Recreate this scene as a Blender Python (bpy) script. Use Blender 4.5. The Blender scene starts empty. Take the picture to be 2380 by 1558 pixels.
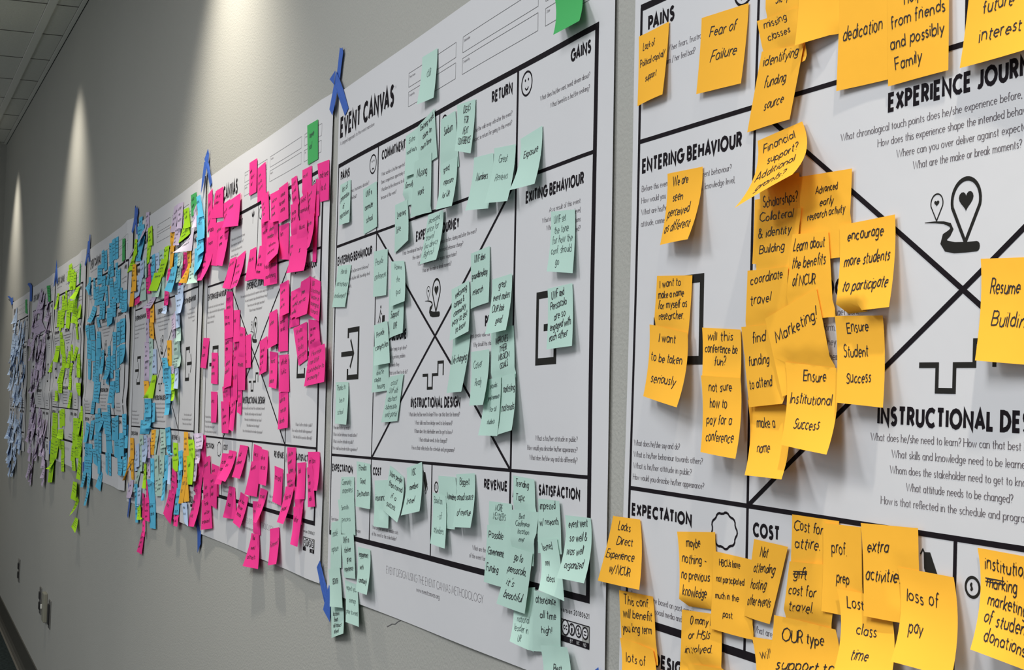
import bpy, math, random
import numpy as np
from math import sin, cos, pi, radians

# ------------------------------------------------------------------ camera, world, lights, exposure
sc = bpy.context.scene
COL = sc.collection
CAM = {'f': 3766.598, 'loc': [2.74765, -0.73269, 1.56038], 'right': [0.361584, 0.931853, 0.030115], 'up': [0.015429, -0.038277, 0.999148], 'fwd': [-0.932212, 0.360812, 0.028218]}
cd = bpy.data.cameras.new('camera'); cam = bpy.data.objects.new('camera', cd); COL.objects.link(cam)
cd.sensor_width = 36.0; cd.sensor_fit = 'HORIZONTAL'; cd.lens = 36.0 * CAM['f'] / 2380.0
cd.clip_start = 0.05; cd.clip_end = 60
from mathutils import Matrix, Vector
Rt = Vector(CAM['right']); Up = Vector(CAM['up']); Fw = Vector(CAM['fwd'])
cam.matrix_world = Matrix(((Rt.x, Up.x, -Fw.x, CAM['loc'][0]), (Rt.y, Up.y, -Fw.y, CAM['loc'][1]),
                           (Rt.z, Up.z, -Fw.z, CAM['loc'][2]), (0, 0, 0, 1)))
sc.camera = cam
ZC = 3.0789          # ceiling height
XEND = -8.85       # far end wall
sc.view_settings.view_transform = 'Standard'; sc.view_settings.look = 'None'
sc.view_settings.gamma = 1.0; sc.view_settings.use_curve_mapping = False
sc.view_settings.exposure = 0.1
w = bpy.data.worlds.new('room_light'); sc.world = w; w.use_nodes = True
w.node_tree.nodes['Background'].inputs[0].default_value = (0.92, 0.97, 1.0, 1)
w.node_tree.nodes['Background'].inputs[1].default_value = 0.42

def spot(x, y, power, col=(1.0, 0.93, 0.80), half=47, blend=0.85, r=0.03):
    l = bpy.data.lights.new('downlight', 'SPOT'); l.energy = power; l.color = col
    l.spot_size = radians(half * 2); l.spot_blend = blend; l.shadow_soft_size = r
    o = bpy.data.objects.new('downlight', l); COL.objects.link(o); o.location = (x, y, ZC - 0.02)
for X, P in ((-7.69, 62), (-4.33, 58), (-0.98, 105), (2.38, 90)):
    spot(X, -0.33, P)
def area(x, y, sx, sy, power, col=(0.96, 0.98, 1.0), z=None):
    l = bpy.data.lights.new('ceiling_panel', 'AREA'); l.shape = 'RECTANGLE'; l.size = sx; l.size_y = sy
    l.energy = power; l.color = col
    o = bpy.data.objects.new('ceiling_panel', l); COL.objects.link(o); o.location = (x, y, ZC - 0.03 if z is None else z)
area(2.2, -1.5, 0.6, 1.2, 36)
area(0.2, -1.9, 0.6, 1.2, 38)
area(-2.2, -3.0, 0.6, 1.2, 34)
area(-5.5, -3.2, 0.6, 1.2, 22)
# ------------------------------------------------------------------ a one-stroke alphabet (cap height 100)
GL = {
'A':(72,'0,0 36,100 72,0;12,32 60,32'),'B':(56,'0,0 0,100 26,100 @26,76,24,24,90,-90 0,52;26,52 @28,26,27,26,90,-90 0,0'),
'C':(72,'@46,50,46,50,48,312'),'D':(70,'0,0 0,100 20,100 @20,50,50,50,90,-90 0,0'),'E':(48,'48,100 0,100 0,0 48,0;0,52 42,52'),
'F':(46,'46,100 0,100 0,0;0,52 40,52'),'G':(84,'@48,50,48,50,50,360 52,50'),'H':(64,'0,0 0,100;64,0 64,100;0,52 64,52'),
'I':(0,'0,0 0,100'),'J':(34,'34,100 34,24 @12,24,22,24,0,-130'),'K':(58,'0,0 0,100;56,100 2,52 58,0'),'L':(42,'0,100 0,0 42,0'),
'M':(86,'0,0 10,100 43,16 76,100 86,0'),'N':(68,'0,0 0,100 68,0 68,100'),'O':(94,'@47,50,47,50,90,450'),
'P':(52,'0,0 0,100 24,100 @24,73,27,27,90,-90 0,46'),'Q':(94,'@47,50,47,50,90,450;58,26 92,-4'),
'R':(54,'0,0 0,100 24,100 @24,74,26,26,90,-90 0,48;26,48 54,0'),'S':(48,'@25,75,21,24,30,250 34,46 @24,26,23,26,60,-150'),
'T':(56,'0,100 56,100;28,100 28,0'),'U':(62,'0,100 0,32 @31,32,31,32,180,360 62,100'),'V':(68,'0,100 34,0 68,100'),
'W':(104,'0,100 27,0 52,92 77,0 104,100'),'X':(62,'0,0 62,100;0,100 62,0'),'Y':(60,'0,100 30,50 60,100;30,50 30,0'),
'Z':(56,'2,100 56,100 0,0 56,0'),
'a':(46,'42,60 42,0;@21,31,21,30,30,330'),'b':(46,'2,100 2,0;@25,31,21,30,150,-150'),'c':(40,'@23,31,22,30,45,315'),
'd':(48,'44,100 44,0;@22,31,21,30,30,330'),'e':(44,'2,32 43,32 @22,31,21,30,0,310'),'f':(26,'28,92 @20,84,10,16,60,180 10,0;0,58 25,58'),
'g':(46,'@21,31,21,30,30,330;42,60 42,-12 @22,-12,20,16,0,-150'),'h':(44,'2,100 2,0;2,34 @22,38,20,23,170,0 42,0'),
'i':(4,'2,60 2,0;2,80 2,84'),'j':(12,'8,60 8,-14 @-4,-14,12,14,0,-100;8,80 8,84'),'k':(40,'2,100 2,0;36,60 4,26 40,0'),
'l':(4,'2,100 2,0'),'m':(72,'2,60 2,0;2,36 @19,42,17,19,170,0 36,0;36,36 @53,42,17,19,170,0 70,0'),
'n':(44,'2,60 2,0;2,34 @22,38,20,23,170,0 42,0'),'o':(46,'@23,31,22,30,90,450'),'p':(46,'2,60 2,-30;@25,31,21,30,150,-150'),
'q':(46,'42,60 42,-30;@21,31,21,30,30,330'),'r':(26,'2,60 2,0;2,34 @20,38,16,22,170,60'),'s':(32,'@17,46,13,14,30,240 20,31 @15,15,14,15,70,-150'),
't':(28,'12,86 12,12 @22,12,10,12,180,290;0,60 27,60'),'u':(44,'2,60 2,24 @22,24,20,24,180,350;42,60 42,0'),'v':(42,'0,60 21,0 42,60'),
'w':(64,'0,60 17,0 32,56 47,0 64,60'),'x':(40,'0,0 38,60;0,60 40,0'),'y':(42,'0,60 21,2;42,60 12,-30'),'z':(36,'0,60 34,60 0,0 36,0'),
'0':(50,'@25,50,25,50,90,450'),'1':(20,'0,82 18,100 18,0'),'2':(48,'@24,74,22,26,170,-30 0,0 48,0'),
'3':(44,'@22,75,20,25,150,-90;@22,26,22,26,90,-150'),'4':(50,'38,0 38,100 0,30 50,30'),'5':(44,'42,100 6,100 4,56 @22,30,22,30,130,-140'),
'6':(48,'34,100 6,46;@25,30,23,30,90,450'),'7':(44,'0,100 44,100 14,0'),'8':(46,'@23,76,19,24,90,450;@23,26,23,26,90,450'),'9':(48,'14,0 42,54;@23,70,23,30,90,450'),
'?':(34,'@17,78,17,22,170,-60 16,42 16,28;16,2 16,6'),'!':(4,'2,100 2,28;2,2 2,6'),'.':(6,'2,1 5,1'),',':(8,'5,4 0,-14'),"'":(6,'3,100 3,80'),
'"':(16,'2,100 2,78;14,100 14,78'),'/':(36,'0,-14 36,104'),'-':(28,'2,34 26,34'),'(':(18,'16,108 0,60 4,20 16,-16'),')':(18,'0,108 16,60 12,20 0,-16'),
'&':(60,'58,0 12,72 @22,82,12,16,200,-20 6,40 @22,22,20,22,150,300 56,40'),':':(6,'3,2 3,6;3,44 3,48'),'+':(40,'0,40 40,40;20,60 20,18'),
'=':(44,'0,60 44,60;0,30 44,30'),'$':(44,'@23,70,17,18,30,250 30,46 @22,28,19,18,60,-150;23,104 23,-4'),' ':(34,''),
}
_gc = {}
def glyph(ch, q=7):
    k = (ch, q)
    if k in _gc: return _gc[k]
    wd, d = GL.get(ch, GL['-']); out = []
    for st in d.split(';'):
        pts = []
        for tk in st.split():
            if tk[0] == '@':
                cx, cy, rx, ry, a0, a1 = map(float, tk[1:].split(','))
                n = max(3, int(abs(a1 - a0) / 180 * q))
                for i in range(n + 1):
                    a = radians(a0 + (a1 - a0) * i / n); pts.append((cx + rx * cos(a), cy + ry * sin(a)))
            else:
                x, y = tk.split(','); pts.append((float(x), float(y)))
        if len(pts) > 1: out.append(pts)
    _gc[k] = (wd, out); return _gc[k]

class Ribbons:
    """collects flat stroke ribbons in 2D (x right, y up); build() lays them on a surface"""
    def __init__(s): s.v = []; s.f = []
    def stroke(s, pts, wid, nib=0.0, closed=False, cap=0.0):
        P = [pts[0]]
        for p in pts[1:]:
            if abs(p[0] - P[-1][0]) + abs(p[1] - P[-1][1]) > 1e-7: P.append(p)
        if len(P) < 2: return
        if not closed and len(P) > 3 and abs(P[0][0] - P[-1][0]) + abs(P[0][1] - P[-1][1]) < 1e-6: closed = True
        if closed and abs(P[0][0] - P[-1][0]) + abs(P[0][1] - P[-1][1]) < 1e-6: P = P[:-1]
        n = len(P); D = []
        m = n if closed else n - 1
        for i in range(m):
            a, b = P[i], P[(i + 1) % n]; dx, dy = b[0] - a[0], b[1] - a[1]; L = math.hypot(dx, dy) or 1e-9
            D.append((dx / L, dy / L))
        if cap and not closed:
            P = list(P); P[0] = (P[0][0] - D[0][0] * cap, P[0][1] - D[0][1] * cap)
            P[-1] = (P[-1][0] + D[-1][0] * cap, P[-1][1] + D[-1][1] * cap)
        b0 = len(s.v)
        for i in range(n):
            if closed: d0, d1 = D[i - 1], D[i % m]
            else: d0 = D[max(0, i - 1)]; d1 = D[min(i, m - 1)]
            nx, ny = -(d0[1] + d1[1]), d0[0] + d1[0]; L = math.hypot(nx, ny)
            if L < 0.35: nx, ny = -d1[1], d1[0]; k = 1.0
            else:
                nx /= L; ny /= L; k = min(2.2, 1.0 / max(0.3, nx * -d1[1] + ny * d1[0]))
            ww = wid * 0.5 * k
            if nib: ww *= (1 - nib) + nib * abs(d1[1] + d0[1]) * 0.5
            s.v.append((P[i][0] + nx * ww, P[i][1] + ny * ww)); s.v.append((P[i][0] - nx * ww, P[i][1] - ny * ww))
        for i in range(m):
            a = b0 + 2 * i; b = b0 + 2 * ((i + 1) % n); s.f.append((a, a + 1, b + 1, b))
    def poly(s, pts):
        b = len(s.v); s.v += list(pts); s.f.append(tuple(range(b, b + len(pts))))
    def text(s, txt, x, y, cap, style='bold', width=None, align='l', slant=0.0, rot=0.0, q=5, rnd=None, wt=None):
        """style bold | thin | serif | hand ; x,y = baseline anchor ; cap = cap height"""
        W = {'bold': 28, 'thin': 3.6, 'serif': 11.5, 'hand': 9}[style] if wt is None else wt
        gap = {'bold': 36, 'thin': 16, 'serif': 13, 'hand': 14}[style]; nib = 0.48 if style == 'serif' else 0
        items = []; cx = 0; pc = ''
        for ch in txt:
            wd, st = glyph(ch, q)
            if pc + ch in ('AV', 'VA', 'TA', 'AT', 'PA', 'LT', 'AY', 'LE'): cx -= 16
            if ch == ' ' and style == 'bold': wd += 8
            items.append((cx, st)); cx += wd + (gap if ch != ' ' else 0); pc = ch
        tot = max(1, cx - gap); k = cap / 100.0; kx = k if width is None else width / tot
        ox = {'l': 0, 'r': -tot * kx, 'c': -tot * kx / 2}[align]; cr, sr = cos(rot), sin(rot)
        wd = W * (min(k, kx * 1.6) if style != 'bold' else (k + kx) / 2)
        for gx, st in items:
            jy = rnd.uniform(-7, 7) if rnd else 0; js = 1 + (rnd.uniform(-.12, .12) if rnd else 0); ja = rnd.uniform(-.1, .1) if rnd else 0
            for pts in st:
                q2 = []
                for px, py in pts:
                    yy = py * js + jy; xx = gx + px + (slant + ja) * yy
                    if rnd: xx += rnd.uniform(-2, 2); yy += rnd.uniform(-2, 2)
                    X = xx * kx + ox; Y = yy * k; q2.append((x + X * cr - Y * sr, y + X * sr + Y * cr))
                s.stroke(q2, wd, nib)
                if style == 'serif' and q > 3:
                    for e, o in ((0, 1), (-1, -2)):
                        p, p2 = pts[e], pts[o]
                        if abs(p[0] - p2[0]) < 14 and p[1] in (0, 60, 100, -30):
                            a, b = (-9, 9) if p[1] <= 0 else (-11, 3)
                            yy = p[1] + (2 if p[1] <= 0 else -2)
                            s.stroke([(x + (gx + p[0] + a) * kx + ox, y + yy * k), (x + (gx + p[0] + b) * kx + ox, y + yy * k)], 4 * k)
        return tot * kx

# ------------------------------------------------------------------ materials (all procedural)
def lin(c):
    return tuple((v / 255 / 12.92) if v / 255 <= 0.04045 else ((v / 255 + 0.055) / 1.055) ** 2.4 for v in c)
def mat(name, rgb, rough=0.85, spec=0.2, bump=None, vary=0.0, mott=None, metal=0.0):
    m = bpy.data.materials.new(name); m.use_nodes = True; nt = m.node_tree; b = nt.nodes['Principled BSDF']
    b.inputs['Base Color'].default_value = (*rgb, 1); b.inputs['Roughness'].default_value = rough
    b.inputs['Specular IOR Level'].default_value = spec; b.inputs['Metallic'].default_value = metal
    tc = nt.nodes.new('ShaderNodeTexCoord')
    if vary or mott:
        mx = nt.nodes.new('ShaderNodeHueSaturation'); mx.inputs['Color'].default_value = (*rgb, 1)
        nt.links.new(mx.outputs[0], b.inputs['Base Color'])
        if vary:
            oi = nt.nodes.new('ShaderNodeObjectInfo'); mr = nt.nodes.new('ShaderNodeMapRange')
            mr.inputs['To Min'].default_value = 1 - vary; mr.inputs['To Max'].default_value = 1 + vary
            nt.links.new(oi.outputs['Random'], mr.inputs['Value']); nt.links.new(mr.outputs[0], mx.inputs['Value'])
        else:
            nz = nt.nodes.new('ShaderNodeTexNoise'); nz.inputs['Scale'].default_value = mott[0]; nz.inputs['Detail'].default_value = 6
            mr = nt.nodes.new('ShaderNodeMapRange'); mr.inputs['From Min'].default_value = 0.3; mr.inputs['From Max'].default_value = 0.7
            mr.inputs['To Min'].default_value = 1 - mott[1]; mr.inputs['To Max'].default_value = 1 + mott[1]
            nt.links.new(tc.outputs['Object'], nz.inputs['Vector'])
            nt.links.new(nz.outputs['Fac'], mr.inputs['Value']); nt.links.new(mr.outputs[0], mx.inputs['Value'])
    if bump:
        nz = nt.nodes.new('ShaderNodeTexNoise'); nz.inputs['Scale'].default_value = bump[0]; nz.inputs['Detail'].default_value = bump[3] if len(bump) > 3 else 3
        bp = nt.nodes.new('ShaderNodeBump'); bp.inputs['Strength'].default_value = bump[1]; bp.inputs['Distance'].default_value = bump[2]
        nt.links.new(tc.outputs['Object'], nz.inputs['Vector']); nt.links.new(nz.outputs['Fac'], bp.inputs['Height'])
        nt.links.new(bp.outputs[0], b.inputs['Normal'])
    return m
M = {
 'wall': mat('painted_wall', (0.43, 0.425, 0.39), 0.75, 0.25, (210, 0.55, 0.0016, 4), mott=(1.2, 0.02)),
 'paper': mat('poster_paper', (0.69, 0.685, 0.70), 0.6, 0.25, (9, 0.25, 0.004, 3)),
 'ink': mat('black_ink', (0.010, 0.007, 0.010), 0.8, 0.12),
 'icon': mat('charcoal_ink', (0.020, 0.019, 0.017), 0.8, 0.12),
 'grey': mat('grey_ink', (0.15, 0.13, 0.145), 0.6, 0.2),
 'hair': mat('hairline_ink', (0.16, 0.155, 0.16), 0.6, 0.2),
 'badge': mat('badge_grey', (0.36, 0.36, 0.34), 0.6, 0.2),
 'pen': mat('marker_pen', (0.022, 0.018, 0.024), 0.5, 0.2),
 'pen2': mat('fine_pen', (0.05, 0.075, 0.075), 0.5, 0.2),
 'o': mat('orange_note', (1.0, 0.50, 0.045), 0.8, 0.12, (28, 0.18, 0.003, 2), vary=0.03),
 'm': mat('mint_note', (0.49, 0.69, 0.605), 0.8, 0.12, (28, 0.18, 0.003, 2), vary=0.03),
 'p': mat('pink_note', (0.92, 0.045, 0.29), 0.8, 0.12, (28, 0.18, 0.003, 2), vary=0.04),
 'g': mat('green_note', (0.075, 0.44, 0.13), 0.8, 0.12, (28, 0.12, 0.003, 2), vary=0.03),
 'c': mat('lime_note', (0.46, 0.84, 0.025), 0.8, 0.12, (28, 0.12, 0.003, 2), vary=0.06),
 'b': mat('blue_note', (0.12, 0.54, 0.80), 0.8, 0.12, (28, 0.12, 0.003, 2), vary=0.05),
 'v': mat('lavender_note', (0.64, 0.53, 0.70), 0.8, 0.12, (28, 0.12, 0.003, 2), vary=0.05),
 'l': mat('pale_blue_note', (0.52, 0.66, 0.90), 0.8, 0.12, (28, 0.12, 0.003, 2), vary=0.05),
 'w': mat('pale_lilac_note', (0.80, 0.72, 0.86), 0.8, 0.12, (28, 0.12, 0.003, 2)),
 'tape': mat('blue_masking_tape', (0.045, 0.13, 0.50), 0.6, 0.3, (300, 0.3, 0.001, 2), vary=0.05),
 'tile': mat('ceiling_tile', (0.80, 0.80, 0.74), 0.9, 0.1, (160, 0.5, 0.002, 3), mott=(90, 0.05)),
 'bar': mat('ceiling_bar', (0.88, 0.88, 0.82), 0.5, 0.3),
 'dark': mat('painted_gap_shade', (0.03, 0.03, 0.028), 0.9, 0.1),  # near-black colour standing in for shade in the ceiling gaps
 'carpet': mat('teal_carpet', (0.035, 0.046, 0.046), 0.95, 0.05, (500, 0.8, 0.004, 3), mott=(60, 0.35)),
 'base': mat('rubber_skirting', (0.060, 0.056, 0.046), 0.5, 0.4),
 'edge': mat('skirting_toe', (0.16, 0.15, 0.13), 0.6, 0.3),
 'steel': mat('brushed_steel', (0.35, 0.34, 0.32), 0.35, 0.5, (120, 0.2, 0.0005), metal=0.9),
 'socket': mat('dark_socket', (0.02, 0.02, 0.02), 0.5, 0.4),
 'box': mat('beige_plastic', (0.30, 0.29, 0.23), 0.5, 0.4),
}
def mesh(name, V, F, m, parent=None, smooth=False, loc=None, mats=None, mi=None):
    me = bpy.data.meshes.new(name)
    if loc is not None: V = [(v[0] - loc[0], v[1] - loc[1], v[2] - loc[2]) for v in V]
    me.from_pydata([tuple(map(float, v)) for v in V], [], F); me.update()
    for q in (mats or [m]): me.materials.append(M[q] if isinstance(q, str) else q)
    if mi is not None: me.polygons.foreach_set('material_index', mi)
    if smooth: me.polygons.foreach_set('use_smooth', [True] * len(me.polygons))
    o = bpy.data.objects.new(name, me); COL.objects.link(o)
    if loc is not None: o.location = loc
    if parent is not None: o.parent = parent
    return o
def box(name, x0, x1, y0, y1, z0, z1, m, parent=None, bevel=0.0):
    V = [(x, y, z) for x in (x0, x1) for y in (y0, y1) for z in (z0, z1)]
    F = [(0, 1, 3, 2), (4, 6, 7, 5), (0, 4, 5, 1), (2, 3, 7, 6), (0, 2, 6, 4), (1, 5, 7, 3)]
    o = mesh(name, V, F, m, parent)
    if bevel:
        b = o.modifiers.new('bevel', 'BEVEL'); b.width = bevel; b.segments = 2
    return o
def empty(name, loc=(0, 0, 0)):
    o = bpy.data.objects.new(name, None); COL.objects.link(o); o.location = loc; o.empty_display_size = 0.05; return o
def tag(o, label=None, cat=None, group=None, kind=None):
    if label: o['label'] = label
    if cat: o['category'] = cat
    if group: o['group'] = group
    if kind: o['kind'] = kind
    return o

# ------------------------------------------------------------------ the room
XR = 4.6
w_ = tag(box('wall_back', XEND - 0.12, XR, 0.0, 0.12, 0, ZC + 0.25, 'wall'), 'long warm grey painted wall carrying the row of posters', kind='structure')
tag(box('wall_end', XEND - 0.12, XEND, -4.6, 0.0, 0, ZC + 0.25, 'wall'), 'short grey wall closing the far end of the room', kind='structure')
tag(box('floor', XEND, XR, -4.6, 0.0, -0.08, 0.0, 'carpet'), 'dark teal carpet along the wall', kind='structure')
def coved(name, p0, p1, nrm, kind_label):
    prof = [(0.0, 0.13), (0.006, 0.13), (0.006, 0.03), (0.012, 0.012), (0.026, 0.0)]
    V = []; F = []
    for p in (p0, p1):
        for d, z in prof: V.append((p[0] + nrm[0] * d, p[1] + nrm[1] * d, z))
    n = len(prof)
    for i in range(n - 1): F.append((i, i + 1, n + i + 1, n + i))
    o = mesh(name, V, F, 'base'); tag(o, kind_label, kind='structure'); return o
bb = coved('baseboard_back', (XEND, 0), (XR, 0), (0, -1), 'dark brown rubber skirting under the poster wall')
coved('baseboard_end', (XEND, -4.6), (XEND, 0), (1, 0), 'dark brown rubber skirting on the end wall')
box('toe_strip', XEND, XR, -0.034, -0.024, 0.0, 0.004, 'edge', bb)
# suspended ceiling: tiles are parts of the ceiling
ce = tag(box('ceiling', XEND, XR, -4.6, 0.0, ZC + 0.06, ZC + 0.25, 'dark'), 'suspended ceiling of pale acoustic tiles', kind='structure')
xs = [-4.259 - 0.6455 * i for i in range(-14, 8)]
ys = [(-0.022, -0.116), (-0.150, -0.790), (-0.812, -1.44), (-1.462, -2.09), (-2.112, -2.74)]
tile_me = {}
for j, (ya, yb) in enumerate(ys):
    for i, x in enumerate(xs):
        x0, x1 = max(x - 0.6455, XEND), min(x, XR)
        if x1 - x0 < 0.05 or (j > 2 and x > 0): continue
        key = (j, round(x1 - x0, 3))
        if key in tile_me:
            o = bpy.data.objects.new('tile', tile_me[key]); COL.objects.link(o); o.parent = ce
        else:
            W = x1 - x0; g = 0.006
            V = [(a, b, c) for a in (g, W - g) for b in (yb + 0.002, ya - 0.002) for c in (0, 0.015)]
            o = mesh('tile', V, [(0, 1, 3, 2), (4, 6, 7, 5), (0, 4, 5, 1), (2, 3, 7, 6), (0, 2, 6, 4), (1, 5, 7, 3)], 'tile', ce)
            tile_me[key] = o.data
        o.location = (x0, 0, ZC + 0.001)
for ya, yb in ((-0.116, -0.150), (-0.790, -0.812), (-1.44, -1.462), (-2.09, -2.112)):
    box('grid_bar', XEND, XR, yb, ya, ZC - 0.006, ZC + 0.02, 'bar', ce)
for x in xs:
    if x > XEND: box('grid_bar', x - 0.004, x + 0.004, -2.74, -0.022, ZC - 0.0005, ZC + 0.02, 'edge', ce)
box('wall_angle', XEND, XR, -0.0215, -0.0035, ZC - 0.003, ZC + 0.004, 'bar', ce)
box('painted_gap_shade', XEND, XR, -0.0035, -0.0005, ZC - 0.004, ZC + 0.01, 'dark', ce)  # solid dark strip, paints in the shade line where ceiling meets wall

# wall plates low on the wall
def plate(name, x, z, label, gang=2, W=0.075):
    t = empty(name, (x, 0, z)); tag(t, label, 'wall socket')
    def bx(n, a, b, c, d, e, f, m, bev=0.0):
        o = box(n, a, b, c, d, e, f, m, t, bev); return o
    bx('cover_plate', -W / 2, W / 2, -0.005, 0, -0.062, 0.062, 'steel', 0.002)
    for s in ((0.024, -0.024) if gang == 2 else (0.0,)):
        h = 0.017 if gang == 2 else 0.045
        bx('receptacle', -0.019, 0.019, -0.011, -0.004, s - h, s + h, 'socket', 0.002)
    return t
plate('wall_socket', -6.446, 0.45, 'small steel wall socket far along the wall, standing alone')
plate('wall_socket', -5.165, 0.462, 'steel wall socket next to the beige control box')
plate('switch_plate', -4.72, 0.462, 'narrow dark single plate beside the beige control box', 1)
t = empty('control_box', (-4.90, 0, 0.47)); tag(t, 'beige wall box between a socket and a dark plate, low on wall', 'wall box')
box('housing', -0.045, 0.045, -0.017, 0, -0.066, 0.064, 'box', t, 0.003)
box('latch', -0.036, -0.020, -0.024, -0.017, -0.012, 0.008, 'bar', t, 0.002)

# ------------------------------------------------------------------ posters
POS = [(0.0, 1.9262, 0.03063), (1.2145, 1.9562, 0.00541), (-1.1965, 1.9074, 0.0223), (-2.4145, 1.8862, 0.025), (-3.6575, 1.8899, 0.02), (-4.939, 1.8822, 0.014), (-6.16, 1.8492, 0.015), (-7.568, 1.8184, 0.015)]
LIFT = [.002, .002, .003, .004, .011, .010, .006, .003]
ULEFT = [-.009, -.014] + [-.034] * 6
def bell(u): return max(0.0, (u - .78) / .28) ** 1.5 if u < 1.06 else max(.15, 1 - (u - 1.06) / .1)
CREASE = {4: (.168, .454), 5: (.174, .425), 6: (.16, .43), 7: (.16, .43)}
U0, U1, V0, V1 = -0.034, 1.146, -0.132, 0.739
FR = (0.0, 0.2442, 0.5498, 0.8579, 1.1); FV = (0.0, 0.1417, 0.0, 0.5034, 0.6369)
def hp(k, u, v):
    h = 0.002 + LIFT[k] * bell(u)
    h += 0.0011 * (1 + sin(u * 11 + k * 2.3) * cos(v * 9 + k))
    h += (0.004 if k != 2 else 0.001) * max(0.0, (0.02 - u) / 0.055) ** 2 * (1 + sin(v * 7 + 1.3 * k)) * 0.5
    for c in CREASE.get(k, ()): h += 0.004 * math.exp(-((v - c) / .03) ** 2)
    return h
def pp(k, u, v, off=0.0):
    dx, dz, t = POS[k]; c, s = cos(t), sin(t)
    return (dx + u * c + v * s, -(hp(k, u, v) + off), dz - v * c + u * s)
def to_uv(k, x, z):
    dx, dz, t = POS[k]; a, b = x - dx, z - dz; return a * cos(t) + b * sin(t), a * sin(t) - b * cos(t)
def base_h(k, x, z):
    u, v = to_uv(k, x, z)
    return hp(k, u, v) if U0 < u < U1 and V0 < v < V1 else 0.0006
def lay(name, rb, k, m, parent, off=0.00026):
    """lay 2D ribbons (x = u, y = -v) on poster k"""
    if not rb.v: return
    return mesh(name, [pp(k, x, -y, off) for x, y in rb.v], rb.f, m, parent)
def seg(rb, x0, y0, x1, y1, wd):
    n = max(1, int(math.hypot(x1 - x0, y1 - y0) / 0.02))
    rb.stroke([(x0 + (x1 - x0) * i / n, -(y0 + (y1 - y0) * i / n)) for i in range(n + 1)], wd)
def outline(rb, pts, wd): rb.stroke([(x, -y) for x, y in pts], wd)
def circ(cx, cy, rx, ry=None, n=28, a0=0, a1=360):
    ry = rx if ry is None else ry
    return [(cx + rx * cos(radians(a0 + (a1 - a0) * i / n)), cy + ry * sin(radians(a0 + (a1 - a0) * i / n))) for i in range(n + 1)]
def disc(rb, cx, cy, r, n=12, ry=None): rb.poly([(x, -y) for x, y in reversed(circ(cx, cy, r, ry, n)[:-1])])
HEAD = [  # text, anchor u, baseline v, cap, width, align
 ('PAINS', .017, .0262, 0.0125, .056, 'l'), ('COMMITMENT', .2650, .0268, 0.0125, .119, 'l'), ('RETURN', .8380, .0262, 0.0125, .070, 'r'),
 ('GAINS', 1.083, .0255, 0.0125, .055, 'r'), ('ENTERING BEHAVIOUR', .0095, .1742, 0.0120, .210, 'l'), ('EXITING BEHAVIOUR', 1.071, .1735, 0.0120, .177, 'r'),
 ('EXPERIENCE JOURNEY', .5480, .1765, 0.0122, .190, 'c'), ('JOBS TO BE DONE', .2620, .3190, 0.0122, .155, 'l'), ('PROMISE', .8360, .3190, 0.0122, .082, 'r'),
 ('INSTRUCTIONAL DESIGN', .5545, .4230, 0.0122, .212, 'c'), ('EXPECTATION', .008, .5300, .0100, .128, 'l'), ('COST', .2560, .5285, .0103, .044, 'l'),
 ('REVENUE', .8460, .5285, .0100, .081, 'r'), ('SATISFACTION', 1.0750, .5285, .0105, .121, 'r')]
BODY = [  # first baseline, pitch, anchor, align, lines
 (.0575, 0.0125, .0120, 'l', ['What are his / her fears, frustrations, obstacles?', 'What makes him / her feel bad?']),
 (.0540, 0.0125, .2640, 'l', ['What sacrifice is he/she expected to make', '(time, competence, opportunity cost)?', 'What does he/she choose not to do', 'because of this event?']),
 (.0555, .0122, .8400, 'r', ['What does he/she walk away with after the event?', 'What does he/she expect in return for going to this event?']),
 (.0545, .0145, 1.083, 'r', ['What does he/she want, need, dream about?', 'What benefits is he/she seeking?']),
 (.1950, 0.0122, .0085, 'l', ['Before this event, what is his/her current behaviour?', 'How would you describe his/her skills, knowledge level,', 'What are his/her beliefs,', 'attitude, connections?']),
 (.1950, .0105, 1.066, 'r', ['As a result of this event:', 'What is his/her knowledge level,', 'What are his/her connections', 'required?']),
 (.1920, .0116, .5500, 'c', ['What chronological touch points does he/she experience before, during and after the event?', 'How does this experience shape the intended behaviour change?', 'Where can you over deliver against expectation?', 'What are the make or break moments?']),
 (.3360, 0.0122, .2640, 'l', ['What is the stakeholder trying to get done?', 'What is he/she trying to perform, problem', 'trying to solve or the needs they', 'want to satisfy? What is on their to-do list?']),
 (.3320, 0.0122, .8350, 'r', ['How does this event create value for this stakeholder?', 'Why should this stakeholder attend?']),
 (.4365, 0.0122, .5500, 'c', ['What does he/she need to learn? How can that best be learned?', 'What skills and knowledge need to be learned?', 'Whom does the stakeholder need to get to know?', 'What attitude needs to be changed?', 'How is that reflected in the schedule and programme?']),
 (.4590, .0117, .0070, 'l', ['What does he/she say and do?', 'What is his/her behaviour towards others?', 'What is his/her attitude in public?', 'How would you describe his/her appearance?']),
 (.4650, .0117, 1.068, 'r', ['What is his/her attitude in public?', 'How would you describe his/her appearance?', 'What does he/she say and do differently?']),
 (.6150, .0103, .0100, 'l', ['Expectations are based on past experiences,', 'word of mouth, social media and marketing messages.']),
 (.6140, .0103, .2580, 'l', ['What are the fixed and variable costs', 'of this event for this stakeholder?']),
 (.6110, .0108, .8400, 'r', ['What are the financial benefits', 'of the event for this stakeholder?'])]
def heart(rb, cx, cy, w, h):
    P = []
    for i in range(24):
        a = 2 * pi * i / 24; x = 16 * sin(a) ** 3; y = 13 * cos(a) - 5 * cos(2 * a) - 2 * cos(3 * a) - cos(4 * a)
        P.append((cx + x / 32 * w, cy - (y + 2) / 29 * h))
    for i in range(24):
        a, b = P[i], P[(i + 1) % 24]; rb.v += [(a[0], -a[1]), (b[0], -b[1]), (cx, -cy)]; n = len(rb.v); rb.f.append((n - 1, n - 2, n - 3))
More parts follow.
